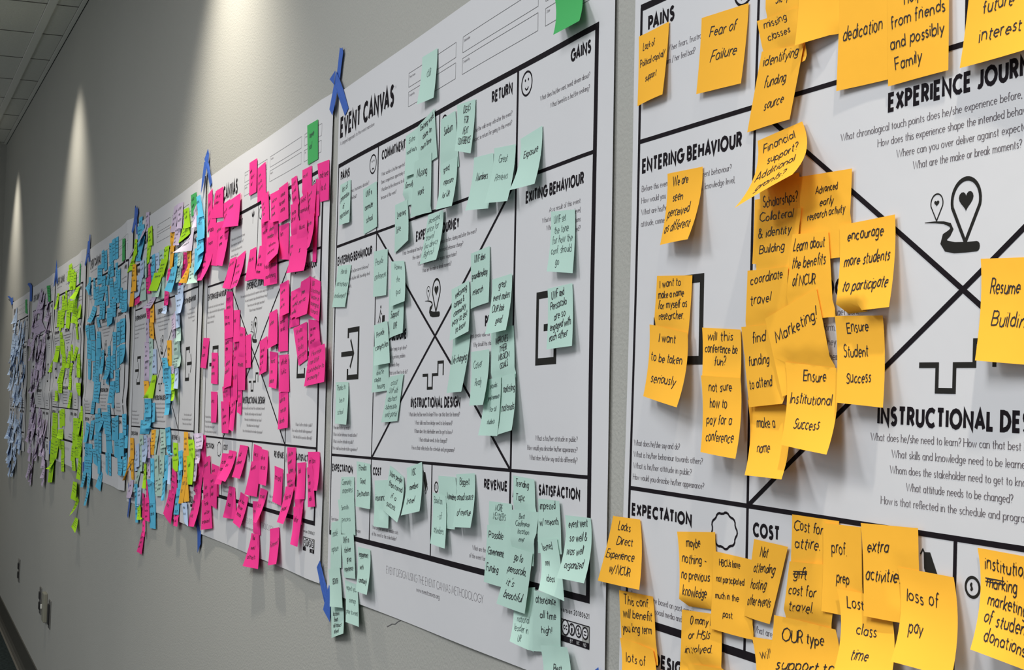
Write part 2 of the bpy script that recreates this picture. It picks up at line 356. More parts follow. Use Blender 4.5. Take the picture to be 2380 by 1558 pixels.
def pin(rb, cx, top, wd, bot, st):
    r = wd / 2; cy = top + r * 0.95; P = circ(cx, cy, r, r * 0.95, 22, 165, 375)
    outline(rb, [(cx, bot)] + P + [(cx, bot)], st)
def poster(k, label):
    dx, dz, t = POS[k]; org = pp(k, 0.55, 0.739); root = empty('event_poster', (org[0], 0, org[2])); tag(root, label, 'poster', 'row of event planning posters')
    inv = Vector(root.location)
    kids = []
    nu, nv = 96, 80
    U0k = ULEFT[k]; V = [pp(k, U0k + (U1 - U0k) * i / nu, V0 + (V1 - V0) * j / nv) for j in range(nv + 1) for i in range(nu + 1)]
    F = [(j * (nu + 1) + i, (j + 1) * (nu + 1) + i, (j + 1) * (nu + 1) + i + 1, j * (nu + 1) + i + 1) for j in range(nv) for i in range(nu)]
    s = mesh('paper_sheet', V, F, 'paper', root, True); kids.append(s)
    def L(name, rb, m, off=0.00026):
        o = lay(name, rb, k, m, root, off)
        if o: kids.append(o)
        return o
    near = k <= 2; q = 6 if k <= 1 else (4 if k <= 2 else 2)
    a = Ribbons()
    seg(a, -.002, 0, 1.105, 0, .0072); seg(a, -.002, FV[4], 1.105, FV[4], .0078)
    seg(a, 0, 0, 0, FV[4], .0048); seg(a, 1.1, 0, 1.1, FV[4], .0098)
    seg(a, 0, FV[1], FR[1], FV[1], .0046); seg(a, FR[1], FV[1], FR[3], FV[1], .0042); seg(a, FR[3], FV[1], 1.1, FV[1], .0046)
    seg(a, 0, FV[3], 1.1, FV[3], .0042)
    seg(a, FR[1], 0, FR[1], FV[4], .0042); seg(a, FR[3], 0, FR[3], FV[4], .0060); seg(a, FR[2], 0, FR[2], FV[1], .0040)
    seg(a, FR[2], FV[3], FR[2], FV[4], .0042)
    L('border_lines', a, 'ink', 0.00025)
    a = Ribbons(); seg(a, FR[1], FV[1], FR[3], FV[3], .0046); seg(a, FR[1], FV[3], FR[3], FV[1], .0046); L('cross_lines', a, 'ink', 0.0003)
    a = Ribbons(); a.text('EVENT CANVAS', .0075, .0525, .0290, 'bold', .310, q=q)
    if near: a.text('TM', .321, .075, .005, 'thin', .012)
    L('title', a, 'ink')
    if k <= 5:
        a = Ribbons(); a.text('A stepped approach to the event narrative', .005, .0355, .0068, 'serif', .213, q=q); L('subtitle', a, 'grey')
    for tx, u, v, c, wd, al in HEAD:
        a = Ribbons(); a.text(tx, u, -v, c, 'bold', wd, al, q=q); L('heading', a, 'ink')
    for v, pit, u, al, lines in BODY:
        a = Ribbons()
        for i, tx in enumerate(lines):
            if k <= 4: a.text(tx, u, -(v + pit * i), .0060, 'serif', len(tx) * .00366, al, q=q if near else 2)
            else:
                wd = len(tx) * .00366; x0 = {'l': u, 'r': u - wd, 'c': u - wd / 2}[al]; seg(a, x0, v + pit * i - .002, x0 + wd, v + pit * i - .002, .0022)
        L('question_text', a, 'grey')
    a = Ribbons(); a.text('EVENT DESIGN USING THE EVENT CANVAS METHODOLOGY', .338, -.6765, .0108, 'thin', .433, wt=5, q=q)
    L('footer_text', a, 'grey')
    a = Ribbons(); a.text('www.eventcanvas.org', .488, -.6895, .0070, 'serif', .107, q=q); L('footer_text', a, 'grey')
    if k == 1:
        a = Ribbons(); a.text('DESIGN', .067, -.6755, .0105, 'bold', .072, q=q); L('footer_text', a, 'ink')
    a = Ribbons(); a.text('version 20180621', 1.104, -.6575, .0052, 'bold', .078, 'r', q=q, wt=13); L('footer_text', a, 'ink')
    # thin form boxes
    a = Ribbons()
    for x0, x1, y0, y1 in ((.395, .617, -.0860, -.0645), (.395, .617, -.0570, -.0345), (.646, .921, -.0868, -.0648), (.646, .921, -.0568, -.0345),
                           (.945, 1.005, -.0868, -.0648), (1.016, 1.078, -.0868, -.0648), (.945, 1.078, -.0560, -.0345)):
        for s0 in ((x0, y0, x1, y0), (x0, y1, x1, y1), (x0, y0, x0, y1), (x1, y0, x1, y1)): seg(a, *s0, .0007 if near else .001)
    L('form_box', a, 'hair')
    if k <= 3:
        a = Ribbons()
        for tx, u, v in (('Project name:', .399, -.078), ('Designed by:', .399, -.0495), ('Stakeholder:', .650, -.079), ('Designed by:', .650, -.0495), ('Version:', .949, -.079), ('No:', 1.02, -.079), ('Date:', .949, -.0495)):
            a.text(tx, u, -v, .0038, 'serif', len(tx) * .0022, q=4)
        L('form_caption', a, 'grey')
    # icons
    a = Ribbons(); outline(a, circ(.2160, .0275, .0178, .0150), .0026); disc(a, .2105, .0225, .0018); disc(a, .2210, .0225, .0018)
    outline(a, circ(.2160, .0385, .0052, .0042, 10, 200, 340), .0020); L('icon', a, 'ink')
    a = Ribbons(); outline(a, circ(.8880, .0245, .0172, .0148), .0026); disc(a, .8830, .0200, .0018); disc(a, .8930, .0200, .0018)
    outline(a, circ(.8880, .0260, .0062, .0062, 10, 30, 150), .0020); L('icon', a, 'ink')
    a = Ribbons(); seg(a, .4965, .012, .4965, .037, .0016)
    for s in (-1, 1): a.poly([(.4965, -.024), (.4965 + s * .012, -.0195), (.4965 + s * .013, -.010), (.4965 + s * .004, -.017)][::s])
    a.poly([(.4965, -.021), (.5000, -.013), (.4965, -.005), (.4930, -.013)]); L('icon', a, 'ink')
    a = Ribbons(); outline(a, circ(.5720, .0220, .0130, .0125), .0026); L('icon', a, 'ink')
    a = Ribbons(); pin(a, .5525, .2415, .0335, .2880, .0032); heart(a, .5525, .2580, .0172, .0145); L('icon', a, 'icon')
    a = Ribbons(); pin(a, .5172, .2492, .0150, .2694, .0011); heart(a, .5170, .2563, .0062, .0042); L('icon', a, 'icon')
    a = Ribbons(); rd = [(.5026, .2697, .0004), (.5150, .2703, .0011), (.5260, .2715, .0016), (.5340, .2738, .0024), (.5362, .2770, .0032), (.5330, .2800, .0040), (.5275, .2825, .0052), (.5262, .2858, .0062), (.5300, .2893, .0068), (.5400, .2912, .0066), (.5540, .2918, .0062), (.5660, .2919, .0060)]
    for i in range(len(rd)):
        x, y, r = rd[i]; x0, y0, _ = rd[max(0, i - 1)]; x1, y1, _ = rd[min(len(rd) - 1, i + 1)]; ll = math.hypot(x1 - x0, y1 - y0); nx, ny = -(y1 - y0) / ll * r * .62, (x1 - x0) / ll * r * .62
        a.v += [(x + nx, -(y + ny)), (x - nx, -(y - ny))]
        if i: b = 2 * i; a.f.append((b - 2, b - 1, b + 1, b))
    disc(a, .5660, .2919, .0037, 12, .0037); L('icon', a, 'icon')
    a = Ribbons(); T_ = .0084
    outline(a, [(.0862, .305), (.0862, .2922), (.1492, .2922), (.1492, .3715), (.0862, .3715), (.0862, .357)], T_); seg(a, .045, .3315, .118, .3315, T_)
    outline(a, [(.101, .308), (.1205, .3315), (.101, .355)], .0062); L('icon', a, 'icon')
    a = Ribbons(); outline(a, [(.9985, .305), (.9985, .2922), (.9405, .2922), (.9405, .3715), (.9985, .3715), (.9985, .357)], T_); seg(a, .962, .3315, 1.036, .3315, T_)
    outline(a, [(1.020, .308), (1.0395, .3315), (1.020, .355)], .0062); L('icon', a, 'icon')
    a = Ribbons(); outline(a, [(.5000, .3775), (.5225, .3775), (.5225, .3965), (.5435, .3965), (.5435, .3775), (.5665, .3775), (.5665, .3605), (.5890, .3605), (.5890, .3790)], .0042); L('icon', a, 'icon')
    a = Ribbons(); disc(a, .2770, .2640, .0027); outline(a, [(.2765, .2680), (.2720, .2780), (.2765, .2840), (.2735, .2900)], .0024); outline(a, [(.2720, .2780), (.2670, .2840), (.2625, .2890)], .0024)
    outline(a, [(.2760, .2695), (.2800, .2745), (.2850, .2760)], .0018); a.poly([(.286, -.290), (.300, -.290), (.300, -.278), (.286, -.278)]); L('icon', a, 'icon')
    a = Ribbons()
    P = []
    for i in range(9):
        c0 = radians(i * 40); cx, cy = .2015 + .0175 * cos(c0), .5295 + .0118 * sin(c0)
        for j in range(5): P.append((cx + .0072 * cos(c0 - .9 + .45 * j), cy + .0052 * sin(c0 - .9 + .45 * j)))
    outline(a, P + [P[0]], .0022); L('icon', a, 'ink')
    a = Ribbons(); a.poly([(.5120, -.5170), (.5200, -.5165), (.5305, -.5335), (.5230, -.5440), (.5130, -.5290)][::-1]); outline(a, [(.5150, .5200), (.5110, .5150), (.5080, .5190)], .0014)
    outline(a, [(.5270, .5330), (.5320, .5390), (.5240, .5475), (.5190, .5420)], .0014); L('icon', a, 'icon')
    a = Ribbons(); outline(a, circ(.5705, .5360, .0078, .0070), .0022); a.text('$', .5680, -.5385, .0055, 'bold', q=3); L('icon', a, 'icon')
    a = Ribbons()
    for x in (.872, .881, .890): outline(a, [(x - .005, .536), (x, .519), (x + .005, .536)], .0016)
    L('icon', a, 'icon')
    # licence badge
    bg = Ribbons(); bg.poly([(1.0275, -.6900), (1.1060, -.6900), (1.1060, -.6655), (1.0275, -.6655)]); L('licence_badge', bg, 'badge', 0.0002)
    a = Ribbons(); a.poly([(1.0275, -.6905), (1.1060, -.6905), (1.1060, -.6838), (1.0275, -.6838)])
    for s0 in ((1.0275, .6658, 1.106, .6658), (1.0275, .666, 1.0275, .690), (1.106, .666, 1.106, .690)): seg(a, *s0, .0010)
    cs = [(1.0400, .0098), (1.0590, .0072), (1.0772, .0072), (1.0950, .0072)]
    for cx, r in cs: outline(a, circ(cx, .6742, r * 1.02, r * .86), .0017)
    L('licence_badge', a, 'ink', 0.0006)
    a = Ribbons()
    for cx, r in cs: disc(a, cx, .6742, r, 20, r * .84)
    L('licence_badge', a, 'paper', 0.0004)
    a = Ribbons(); a.text('CC', 1.0400, -.6762, .0042, 'bold', .0105, 'c', q=4)
    disc(a, 1.0590, .6697, .0013); a.poly([(1.0570, -.6725), (1.0570, -.6760), (1.0580, -.6790), (1.0600, -.6790), (1.0610, -.6760), (1.0610, -.6725)][::1])
    a.text('$', 1.0772, -.6780, .0078, 'bold', None, 'c', q=3, wt=13); seg(a, 1.0725, .6715, 1.083, .678, .0012)
    seg(a, 1.0915, .6725, 1.0985, .6725, .0013); seg(a, 1.0915, .6760, 1.0985, .6760, .0013); L('licence_badge', a, 'ink', 0.0006)
    if k <= 2:
        a = Ribbons()
        for tx, cx in (('BY', 1.0590), ('NC', 1.0772), ('ND', 1.0950)): a.text(tx, cx, -.6888, .0036, 'bold', .0072, 'c', q=3, wt=14)
        L('licence_badge', a, 'paper', 0.0008)
    for o in kids:
        o.location = (-inv.x, -inv.y, -inv.z)
    return root
PL = ['poster with mint green notes, title uncovered, hanging beside the orange one',
      'nearest poster, hung with orange notes, cut off by the frame edge',
      'poster hung with hot pink notes between mint and multicoloured posters',
      'multicoloured poster carrying notes of eight different colours',
      'poster crowded with turquoise blue notes beyond the multicoloured one',
      'poster crowded with lime green notes beyond the blue one',
      'poster crowded with dull lavender notes beyond the lime one',
      'last poster of the row, crowded with pale blue notes']
for k in range(8): poster(k, PL[k])

# ------------------------------------------------------------------ sticky notes
CN = {'o': 'orange', 'm': 'mint', 'p': 'pink', 'g': 'dark green', 'c': 'lime', 'b': 'blue', 'v': 'lavender', 'l': 'pale blue', 'w': 'whitish lilac'}
# colour, writing, poster, stands alone (1) or far small one (0), corners TL TR BR BL as x, z, distance off the wall, in 0.1 mm
NOTES = [
('o','Lack of/political capital//support',1,1,[12122,19261,30,12805,19288,30,12829,18537,110,12192,18511,83]),
('o','Fear of/Failure',1,1,[13509,19183,30,14430,19139,30,14442,18388,111,13529,18431,92]),
('o','./Sleep',1,1,[14715,19573,30,15387,19523,30,15412,18853,89,14779,18876,68]),
('o','missing/classes',1,1,[14600,18937,30,15409,18896,102,15590,18399,135,14826,18433,68]),
('o','identifying/funding/source',1,1,[14717,18637,30,15540,18550,120,15345,17929,126,14499,17933,54]),
('o','',1,1,[15318,19274,54,15930,19228,30,16039,18561,72,15468,18543,168]),
('o','dedication',1,1,[15995,18905,61,16747,18870,30,16741,18058,54,15998,18076,79]),
('o','help/from friends/and possibly/Family',1,1,[16682,18790,30,17478,18747,30,17512,17995,79,16716,18002,54]),
('o','new/future/interest',1,1,[17711,18728,30,18395,18679,30,18566,17959,180,17686,17977,107]),
('o','We are/seen/perceived/as different',1,1,[12862,17734,30,13630,17719,30,13723,17000,243,12972,16999,162]),
('o','',1,1,[14655,17302,30,15358,17299,30,15358,16667,75,14679,16720,78]),
('o','Scholarships?',1,1,[14735,17475,30,15410,17467,30,15464,16834,54,14818,16819,72]),
('o','Advanced/early/research activity',1,1,[15415,17427,31,16217,17412,30,16232,16691,86,15501,16697,76]),
('o','Collateral/& identity/Building',1,1,[14717,17209,35,15498,17153,79,15412,16569,95,14739,16585,94]),
('o','Financial/support?/Additional/grants?',1,1,[14709,17828,30,15456,17901,30,15859,17376,392,14879,17184,386]),
('o','coordinate/travel',1,1,[14589,16663,30,15359,16657,120,15332,16019,126,14583,16013,82]),
('o','Learn about/the benefits/of NCUR',1,1,[15431,16928,120,15918,16920,72,16053,16206,88,15336,16186,126]),
('o','encourage/more students/to participate',1,1,[16081,16958,70,16833,16985,30,16961,16255,172,16233,16228,191]),
('o','make a/name',1,1,[14600,15495,30,15267,15465,30,15618,14845,279,14908,14835,230]),
('o','find/funding/to attend',1,1,[14511,16154,30,15326,16175,120,15342,15476,126,14718,15431,94]),
('o','Marketing!',1,1,[15003,16216,120,15799,16453,100,16103,15737,110,15339,15539,126]),
('o','Ensure/Student/Success',1,1,[16046,16215,30,16726,16201,30,16912,15483,172,16262,15507,177]),
('o','Ensure/Institutional/Success',1,1,[15329,15835,99,16110,15787,67,16307,15090,282,15558,15134,261]),
('o','Resume/Building',1,1,[17889,16577,30,18550,16552,30,18654,15809,114,18017,15845,167]),
('o','I want to/make a name/for myself as/researcher.',1,1,[12684,16712,30,13474,16679,30,13487,15954,99,12680,16011,76]),
('o','I want/to be taken/seriously',1,1,[12552,16222,30,13507,16117,104,13662,15398,279,12674,15488,156]),
('o','will this/conference be/fun?',1,1,[13712,16166,30,14458,16133,30,14619,15477,143,13871,15503,135]),
('o','not sure/how to/pay for a/conference',1,1,[13833,15708,120,14593,15691,120,14779,14971,254,14060,14995,223]),
('o','Lacks/Direct/Experience/w/ NCUR',1,1,[11763,14202,30,12465,14224,30,12763,13548,184,11533,13485,84]),
('o','This conf./will benefit/you long term',1,1,[12024,13447,30,12803,13483,30,13048,12840,119,12154,12710,54]),
('o','lots of/experiences',1,1,[12086,12962,30,12930,12972,95,13345,12403,369,12407,12317,256]),
('o','maybe/nothing -/no previous/knowledge',1,1,[13279,14180,30,14043,14249,30,14137,13535,69,13567,13493,151]),
('o','0 many H/or HSIs/involved.',1,1,[13422,13443,30,14190,13500,30,14370,12946,121,13465,12797,70]),
('o','',1,1,[13583,12950,30,14414,13049,120,14910,12549,393,14040,12397,267]),
('o','HBCUs have/not participated/much in the/past.',1,1,[14027,14074,42,14760,14072,30,14811,13371,54,14073,13362,79]),
('o','will/fun',1,1,[14787,13395,30,15373,13443,30,15743,12931,263,15133,12838,204]),
('o','Not/attending/hosting/other events',1,1,[14784,14261,30,15371,14254,30,15124,13558,66,14654,13564,54]),
('o','Cost for/attire.',1,1,[15411,14535,30,16152,14544,30,16133,13888,73,15477,13842,100]),
('o','gift/cost for/travel.',1,1,[15444,14140,76,16201,14189,120,16138,13522,126,15340,13449,91]),
('o','prof./prep',1,1,[15938,14512,40,16505,14529,30,16564,13809,81,16044,13805,129]),
('o','Lost/class/time',1,1,[16253,14016,120,16895,14015,30,17262,13414,302,16572,13374,356]),
('o','extra/activities',1,1,[16509,14563,30,17271,14595,30,17337,13877,99,16679,13858,146]),
('o','OUR type/support to',1,1,[15181,13645,30,16248,13685,120,16606,13068,369,15157,12905,180]),
('o','loss of/pay',1,1,[17031,14279,74,17721,14285,30,17961,13609,265,17303,13618,317]),
('o','institutions/marking/marketing/of students/donations',1,1,[17941,14521,30,18592,14514,30,18675,13761,121,18183,13850,279]),
('g','',0,1,[9708,20239,41,10505,20208,48,10960,19638,243,10133,19639,214]),
('m','CUR',0,1,[4614,20367,30,5335,20375,30,5440,19632,115,4749,19633,145]),
('m','family',0,1,[3927,18816,30,4730,18832,30,4852,18179,86,3975,18193,99]),
('m','Extra/work hours',0,1,[3929,19277,30,4852,19369,30,4937,18647,60,4076,18631,93]),
('m','Getting work/done on/own time',0,1,[4525,19350,30,5297,19505,30,5513,18769,54,4709,18703,79]),
('m','Missing/work',0,1,[4516,18811,76,5257,18872,59,5347,17999,77,4437,17991,91]),
('m','Learning/life',0,1,[3498,18263,30,4105,18295,30,4480,17647,127,3568,17509,54]),
('m','Sunburn',0,1,[5595,19297,30,6244,19336,30,6467,18528,54,5645,18539,54]),
('m','great/exposure/for UR',0,1,[5647,18642,32,6391,18677,32,6587,17964,181,5939,17966,198]),
('m','IDEAS/FOR/NEXT/CONFERENCE',0,1,[6299,19399,30,7077,19370,30,7137,18624,126,6600,18721,169]),
('m','lots of/preparation/of/registration',0,1,[196,18912,30,887,18939,30,1011,18197,89,385,18184,102]),
('m','UWF is/commuter/school',0,1,[1683,18688,30,2451,18746,30,2580,18003,60,1796,17934,54]),
('m','Numbers',0,1,[7075,18577,30,7816,18555,30,7917,17815,139,7176,17847,191]),
('m','Great/Reviews',0,1,[7853,18607,30,8614,18567,33,8716,17834,183,7941,17877,203]),
('m','Exposure',0,1,[8759,18612,33,9472,18684,38,9613,17957,184,8999,17935,267]),
('m','UWF set/the tone/for how the/conf. should/go',0,1,[9853,17611,41,10585,17572,48,10726,16835,135,10038,16890,168]),
('m','increased/price for/travel/(no direct/flights)',0,1,[5208,17966,30,5894,17979,30,6052,17261,202,4950,17259,87]),
('m','How do/we increase/involvement?',0,1,[232,17502,30,1065,17480,30,804,16772,59,-26,16793,65]),
('m','Provide/conferences',0,1,[2403,17613,30,3174,17609,30,3238,16879,67,2542,16873,77]),
('m','Support/UWF',0,1,[3348,16960,56,4080,16974,30,4340,16271,122,3441,16195,75]),
('m','Achieve/the/goal',0,1,[3389,17394,30,4074,17370,30,4469,16738,149,3620,16681,116]),
('m','diverse/campus/housing',0,1,[2514,16076,30,3391,16135,30,3510,15398,57,2710,15349,98]),
('m','Provide/competition',0,1,[2540,16420,30,3299,16482,30,3657,15821,100,2917,15774,138]),
('m','assist/UWF with/abstract/submission/web portal',0,1,[3513,15606,42,4256,15662,30,4025,14944,63,3262,14896,89]),
('m','Thanks to/be in/school',0,1,[298,15487,30,1101,15503,30,1324,14787,114,564,14784,103]),
('m','UWF does/groundbreaking/research',0,1,[7039,17290,30,7761,17348,30,7893,16606,84,7135,16543,57]),
('m','Life changing',0,1,[6421,16191,30,7103,16209,30,7074,15439,131,6402,15405,108]),
('m','welcoming/campus &/community/easy to get/to know',0,1,[6299,16838,30,6997,16935,30,7278,16241,128,6513,16121,128]),
('m','IMPROVES/THEIR/MISSION/GOALS',0,1,[7882,16271,30,8719,16291,33,8924,15648,98,8006,15549,63]),
('m','great/event makes/OUR look/good',0,1,[7892,16901,40,8614,16943,32,8807,16229,185,8075,16184,188]),
('m','marketing/materials',0,1,[8302,15644,64,8906,15701,87,9167,15004,209,8172,14884,87]),
('m','provides/great experience/for all/students',0,1,[7727,15602,30,8381,15653,67,8467,14906,127,7927,14891,185]),
('m','Career/Ready',0,1,[7181,15969,38,7879,16002,30,8063,15286,183,7422,15260,137]),
('m','UWF and/Pensacola/are so/engaged with/each other',0,1,[9834,16699,41,10580,16733,48,10790,16014,145,10033,15978,140]),
('m','Florida/Great/Destination',0,1,[1788,14210,30,2585,14213,30,2868,13518,108,2013,13493,102]),
('m','Community/awareness',0,1,[878,13893,30,1685,13953,30,1799,13245,58,824,13131,54]),
('m','Smooth/process',0,1,[736,13501,30,1747,13610,43,1939,13017,65,1065,12955,54]),
('m','mobile/exposure',0,1,[381,13078,30,1015,13179,30,1135,12392,54,416,12282,54]),
('m','location/Beach/will impact/attend',0,1,[362,11843,30,1128,11896,30,1673,11385,141,651,11146,62]),
('m','GROWTH',0,1,[288,12266,30,1046,12401,30,1453,11770,109,774,11700,144]),
('m','expect your/average/prior to event',0,1,[1350,12221,38,2088,12229,30,2525,11621,128,1742,11582,129]),
('m','UWF to/deliver/great/experience',0,1,[1026,12938,30,1832,13030,30,2100,12327,91,1351,12258,72]),
('m','engagement/with/community',0,1,[2058,12842,30,2758,12869,30,3079,12202,178,2388,12175,162]),
('m','insurance',0,1,[2864,13968,30,3621,14029,30,3801,13304,84,3090,13270,109]),
('m','More people/than normal/if a/success',0,1,[3689,14255,30,4385,14125,30,4720,13479,232,3416,13553,64]),
('m','NSC/members/travel',0,1,[4516,14265,30,5233,14396,30,5522,13711,157,4802,13588,204]),
('m','Attendees',0,1,[5983,14247,30,6704,14278,30,7006,13597,138,6092,13533,54]),
('m','Based on/# of/attendees',0,1,[5766,13999,30,6339,13995,40,6625,13303,141,6056,13314,161]),
('m','Biggest/annual source/of revenue',0,1,[6743,14317,30,7474,14378,30,7748,13691,186,7025,13632,179]),
('m','MORE/MEMBERS',0,1,[8038,14059,30,8840,14087,33,8985,13483,90,8084,13459,84]),
('m','Possible/Government/Funding',0,1,[8010,13754,30,8986,13809,100,8923,13060,110,8064,13036,97]),
('m','national/leader in/UR',0,1,[8936,13060,33,9696,13176,39,9773,12422,80,9394,12497,241]),
('m','Trending/Topic',0,1,[8887,14441,33,9595,14439,38,9767,13814,103,8992,13791,92]),
('m','Best/Conference/location/ever',0,1,[8873,14020,48,9773,14067,110,9750,13429,118,8946,13388,101]),
('m','go to/pensacola,/it\'s/beautiful',0,1,[8882,13577,76,9747,13585,120,9585,12848,135,8701,12849,160]),
('m','attendance/all time/high!',0,1,[9713,13144,79,10477,13168,46,10586,12541,87,9758,12438,93]),
('m','impressed/w/ research',0,1,[9758,14226,75,10404,14248,45,10598,13662,118,9898,13602,135]),
('m','learned/new/ideas',0,1,[9883,13747,120,10460,13828,120,10823,13168,162,10410,13240,308]),
('m','event went/so well &/was well/organized',0,1,[10583,14103,80,11238,14129,42,11518,13455,238,10867,13434,284]),
('m','Best',0,1,[9921,12532,40,10839,12659,120,11330,12114,300,10399,11978,227]),
('g','*',2,1,[-2285,20289,44,-1450,20289,56,-1331,19543,77,-2139,19528,66]),
('p','*',2,1,[-7517,20185,30,-6762,20203,30,-6621,19462,66,-7371,19445,60]),
('p','*',2,1,[-6668,19966,30,-5910,20029,30,-5715,19268,54,-6528,19220,54]),
('p','*',2,1,[-12277,19950,30,-11799,20064,30,-11579,19250,54,-12160,18992,54]),
('p','*',2,1,[-11897,19305,31,-11111,19281,30,-10968,18417,54,-11903,18448,55]),
('p','*',2,1,[-11160,19163,30,-9655,19121,30,-9455,18788,97,-11101,18371,54]),
('p','*',2,1,[-13019,18844,30,-12280,18946,30,-12139,18518,55,-12574,18405,54]),
('p','*',2,1,[-12088,18876,36,-10810,18839,32,-10673,18104,59,-12122,18211,61]),
('p','*',2,1,[-10613,18932,33,-9427,18918,68,-9507,18033,178,-10681,18128,112]),
('p','*',2,1,[-10193,19537,30,-9408,19574,30,-9360,18859,93,-9949,18825,93]),
('p','*',2,1,[-11302,19938,30,-10336,19957,30,-10196,19216,66,-11723,19311,56]),
('p','*',2,1,[-9403,19542,30,-8257,19600,30,-8168,18855,116,-9840,18939,152]),
('p','*',2,1,[-12731,18543,30,-11311,18439,52,-11701,17802,248,-13595,17889,134]),
('p','*',2,1,[-6080,18839,30,-5330,18824,30,-5232,18198,54,-5928,18221,54]),
('p','*',2,1,[-6206,19292,30,-5489,19377,30,-5294,18738,54,-5720,18722,117]),
('p','*',2,1,[-5371,18746,30,-4555,18771,30,-4383,18119,54,-5536,18125,54]),
('p','*',2,1,[-5296,19276,30,-4504,19296,30,-4331,18659,62,-4879,18654,126]),
('p','*',2,1,[-4466,18558,36,-3612,18569,32,-3502,17829,57,-4145,17876,87]),
('p','*',2,1,[-4488,19324,30,-3713,19380,31,-3563,18641,64,-4323,18589,84]),
('p','*',2,1,[-7107,18251,30,-6465,18281,30,-6368,17588,92,-7477,17593,65]),
('p','*',2,1,[-9321,18186,30,-8600,18207,30,-8949,17476,98,-9710,17546,121]),
('p','*',2,1,[-8532,18177,30,-7602,18278,30,-7679,17502,201,-8767,17467,129]),
('p','*',2,1,[-6077,18268,30,-5290,18248,66,-5473,17535,83,-6420,17598,93]),
('p','Future sense/marketing',2,1,[-5688,18088,43,-4488,18127,30,-4293,17400,77,-5405,17390,102]),
('p','*',2,1,[-5450,18364,65,-4459,18351,61,-3826,17963,200,-4983,17782,184]),
('p','*',2,1,[-1359,19455,57,-595,19450,42,-436,18713,83,-1049,18729,80]),
('p','*',2,1,[-3505,19413,32,-3047,19430,36,-2707,18850,72,-3314,18818,66]),
('p','*',2,1,[-3497,18903,32,-2783,18879,70,-2626,18239,86,-3329,18226,56]),
('p','*',2,1,[-3433,18279,33,-2709,18289,68,-2597,17656,84,-3452,17661,56]),
('p','*',2,1,[-2583,19477,41,-1806,19479,50,-1722,18886,73,-2436,18867,89]),
('p','*',2,1,[-1383,19187,56,-1117,19138,60,-1084,18496,88,-1437,18402,75]),
('p','*',2,1,[-1479,18427,55,-1154,18503,70,-1167,17649,86,-1442,17665,74]),
('p','*',2,1,[-1985,19059,77,-1322,19117,76,-1293,18490,125,-2054,18470,115]),
('p','limited/opportunity',2,1,[-2632,18952,66,-2036,19021,85,-1717,18339,98,-2558,18383,97]),
('p','*',2,1,[-1943,18568,92,-1322,18555,120,-1026,17917,257,-2112,17882,113]),
('p','*',2,1,[-2732,18529,60,-1871,18477,107,-1792,17840,116,-2845,17930,78]),
('p','$',2,1,[-2984,18180,42,-1880,18163,94,-1530,17506,222,-3403,17556,109]),
('p','*',2,1,[-1661,16620,51,-914,16582,55,-630,16120,102,-1526,15988,84]),
('p','UWF/a national/leader in/undergrad/research',2,1,[-1689,17426,51,-859,17285,52,-686,16554,122,-1574,16727,118]),
('p','*',2,1,[-3234,17108,34,-2497,17142,41,-2409,16534,63,-3229,16487,57]),
('p','*',2,1,[-3199,17192,34,-2467,17246,42,-2278,16737,81,-2995,16651,86]),
('p','*',2,1,[-2345,17344,43,-1600,17411,53,-1358,16708,182,-2672,16664,78]),
('p','We want/to see/faculty/participate',2,1,[-2888,16481,37,-1761,16582,50,-1618,15887,79,-2304,15764,62]),
('p','How else/can UWF/contribute to/economy?',2,1,[-1462,16069,66,-294,16160,104,40,15487,180,-1774,15382,85]),
('p','*',2,1,[-3935,15239,30,-3121,15285,35,-2854,14583,108,-3747,14511,92]),
('p','*',2,1,[-4184,16770,30,-3426,16814,33,-3262,16050,56,-4027,16033,67]),
('p','*',2,1,[-4198,17375,30,-3463,17439,32,-3101,16780,104,-3844,16714,118]),
('p','*',2,1,[-4016,15968,30,-3208,15987,34,-2988,15265,70,-3789,15251,91]),
('p','*',2,1,[-5874,16263,30,-5163,16368,30,-4951,15645,86,-5631,15550,82]),
('p','*',2,1,[-5031,16827,30,-4348,16896,30,-4070,16196,85,-4876,16092,107]),
('p','*',2,1,[-4911,16050,30,-4188,16024,30,-3976,15302,94,-4676,15336,92]),
('p','*',2,1,[-12238,16427,30,-11444,16408,30,-11621,15676,77,-12440,15700,62]),
('p','*',2,1,[-11126,16061,30,-10332,16052,30,-10174,15314,60,-10964,15325,66]),
('p','*',2,1,[-11064,15132,30,-10246,15141,30,-10009,14428,94,-10855,14399,54]),
('p','*',2,1,[-9615,17464,30,-8901,17422,30,-8704,16792,63,-9646,16764,55]),
('p','*',2,1,[-8557,16295,30,-8017,16313,30,-7855,15558,54,-8457,15553,54]),
('p','*',2,1,[-9665,16511,30,-8724,16545,30,-8537,15799,54,-9467,15723,54]),
('p','*',2,1,[-9826,17050,30,-8700,17028,52,-8495,16391,76,-9532,16356,56]),
('p','*',2,1,[-8828,15725,30,-8024,15752,33,-7901,14999,57,-8579,14984,54]),
('p','*',2,1,[-8606,16993,57,-7990,16990,30,-7878,16286,58,-8404,16266,90]),
('p','*',2,1,[-7617,16380,30,-6750,16438,30,-6525,15719,74,-7421,15693,59]),
('p','*',2,1,[-7884,16614,44,-7337,16573,30,-7195,15932,54,-7904,15945,65]),
('p','*',2,1,[-7927,15436,30,-7440,15465,30,-7424,14679,54,-7649,14739,106]),
('p','*',2,1,[-9610,15266,30,-8755,15303,30,-8533,14837,70,-9326,14816,75]),
('p','*',2,1,[-9356,16001,30,-8608,16023,30,-8382,15307,105,-9358,15218,83]),
('p','*',2,1,[-8040,15959,30,-7182,15932,45,-6905,15232,103,-7833,15219,54]),
('p','*',2,1,[-8544,15034,75,-7989,15071,34,-7976,14304,107,-8253,14341,153]),
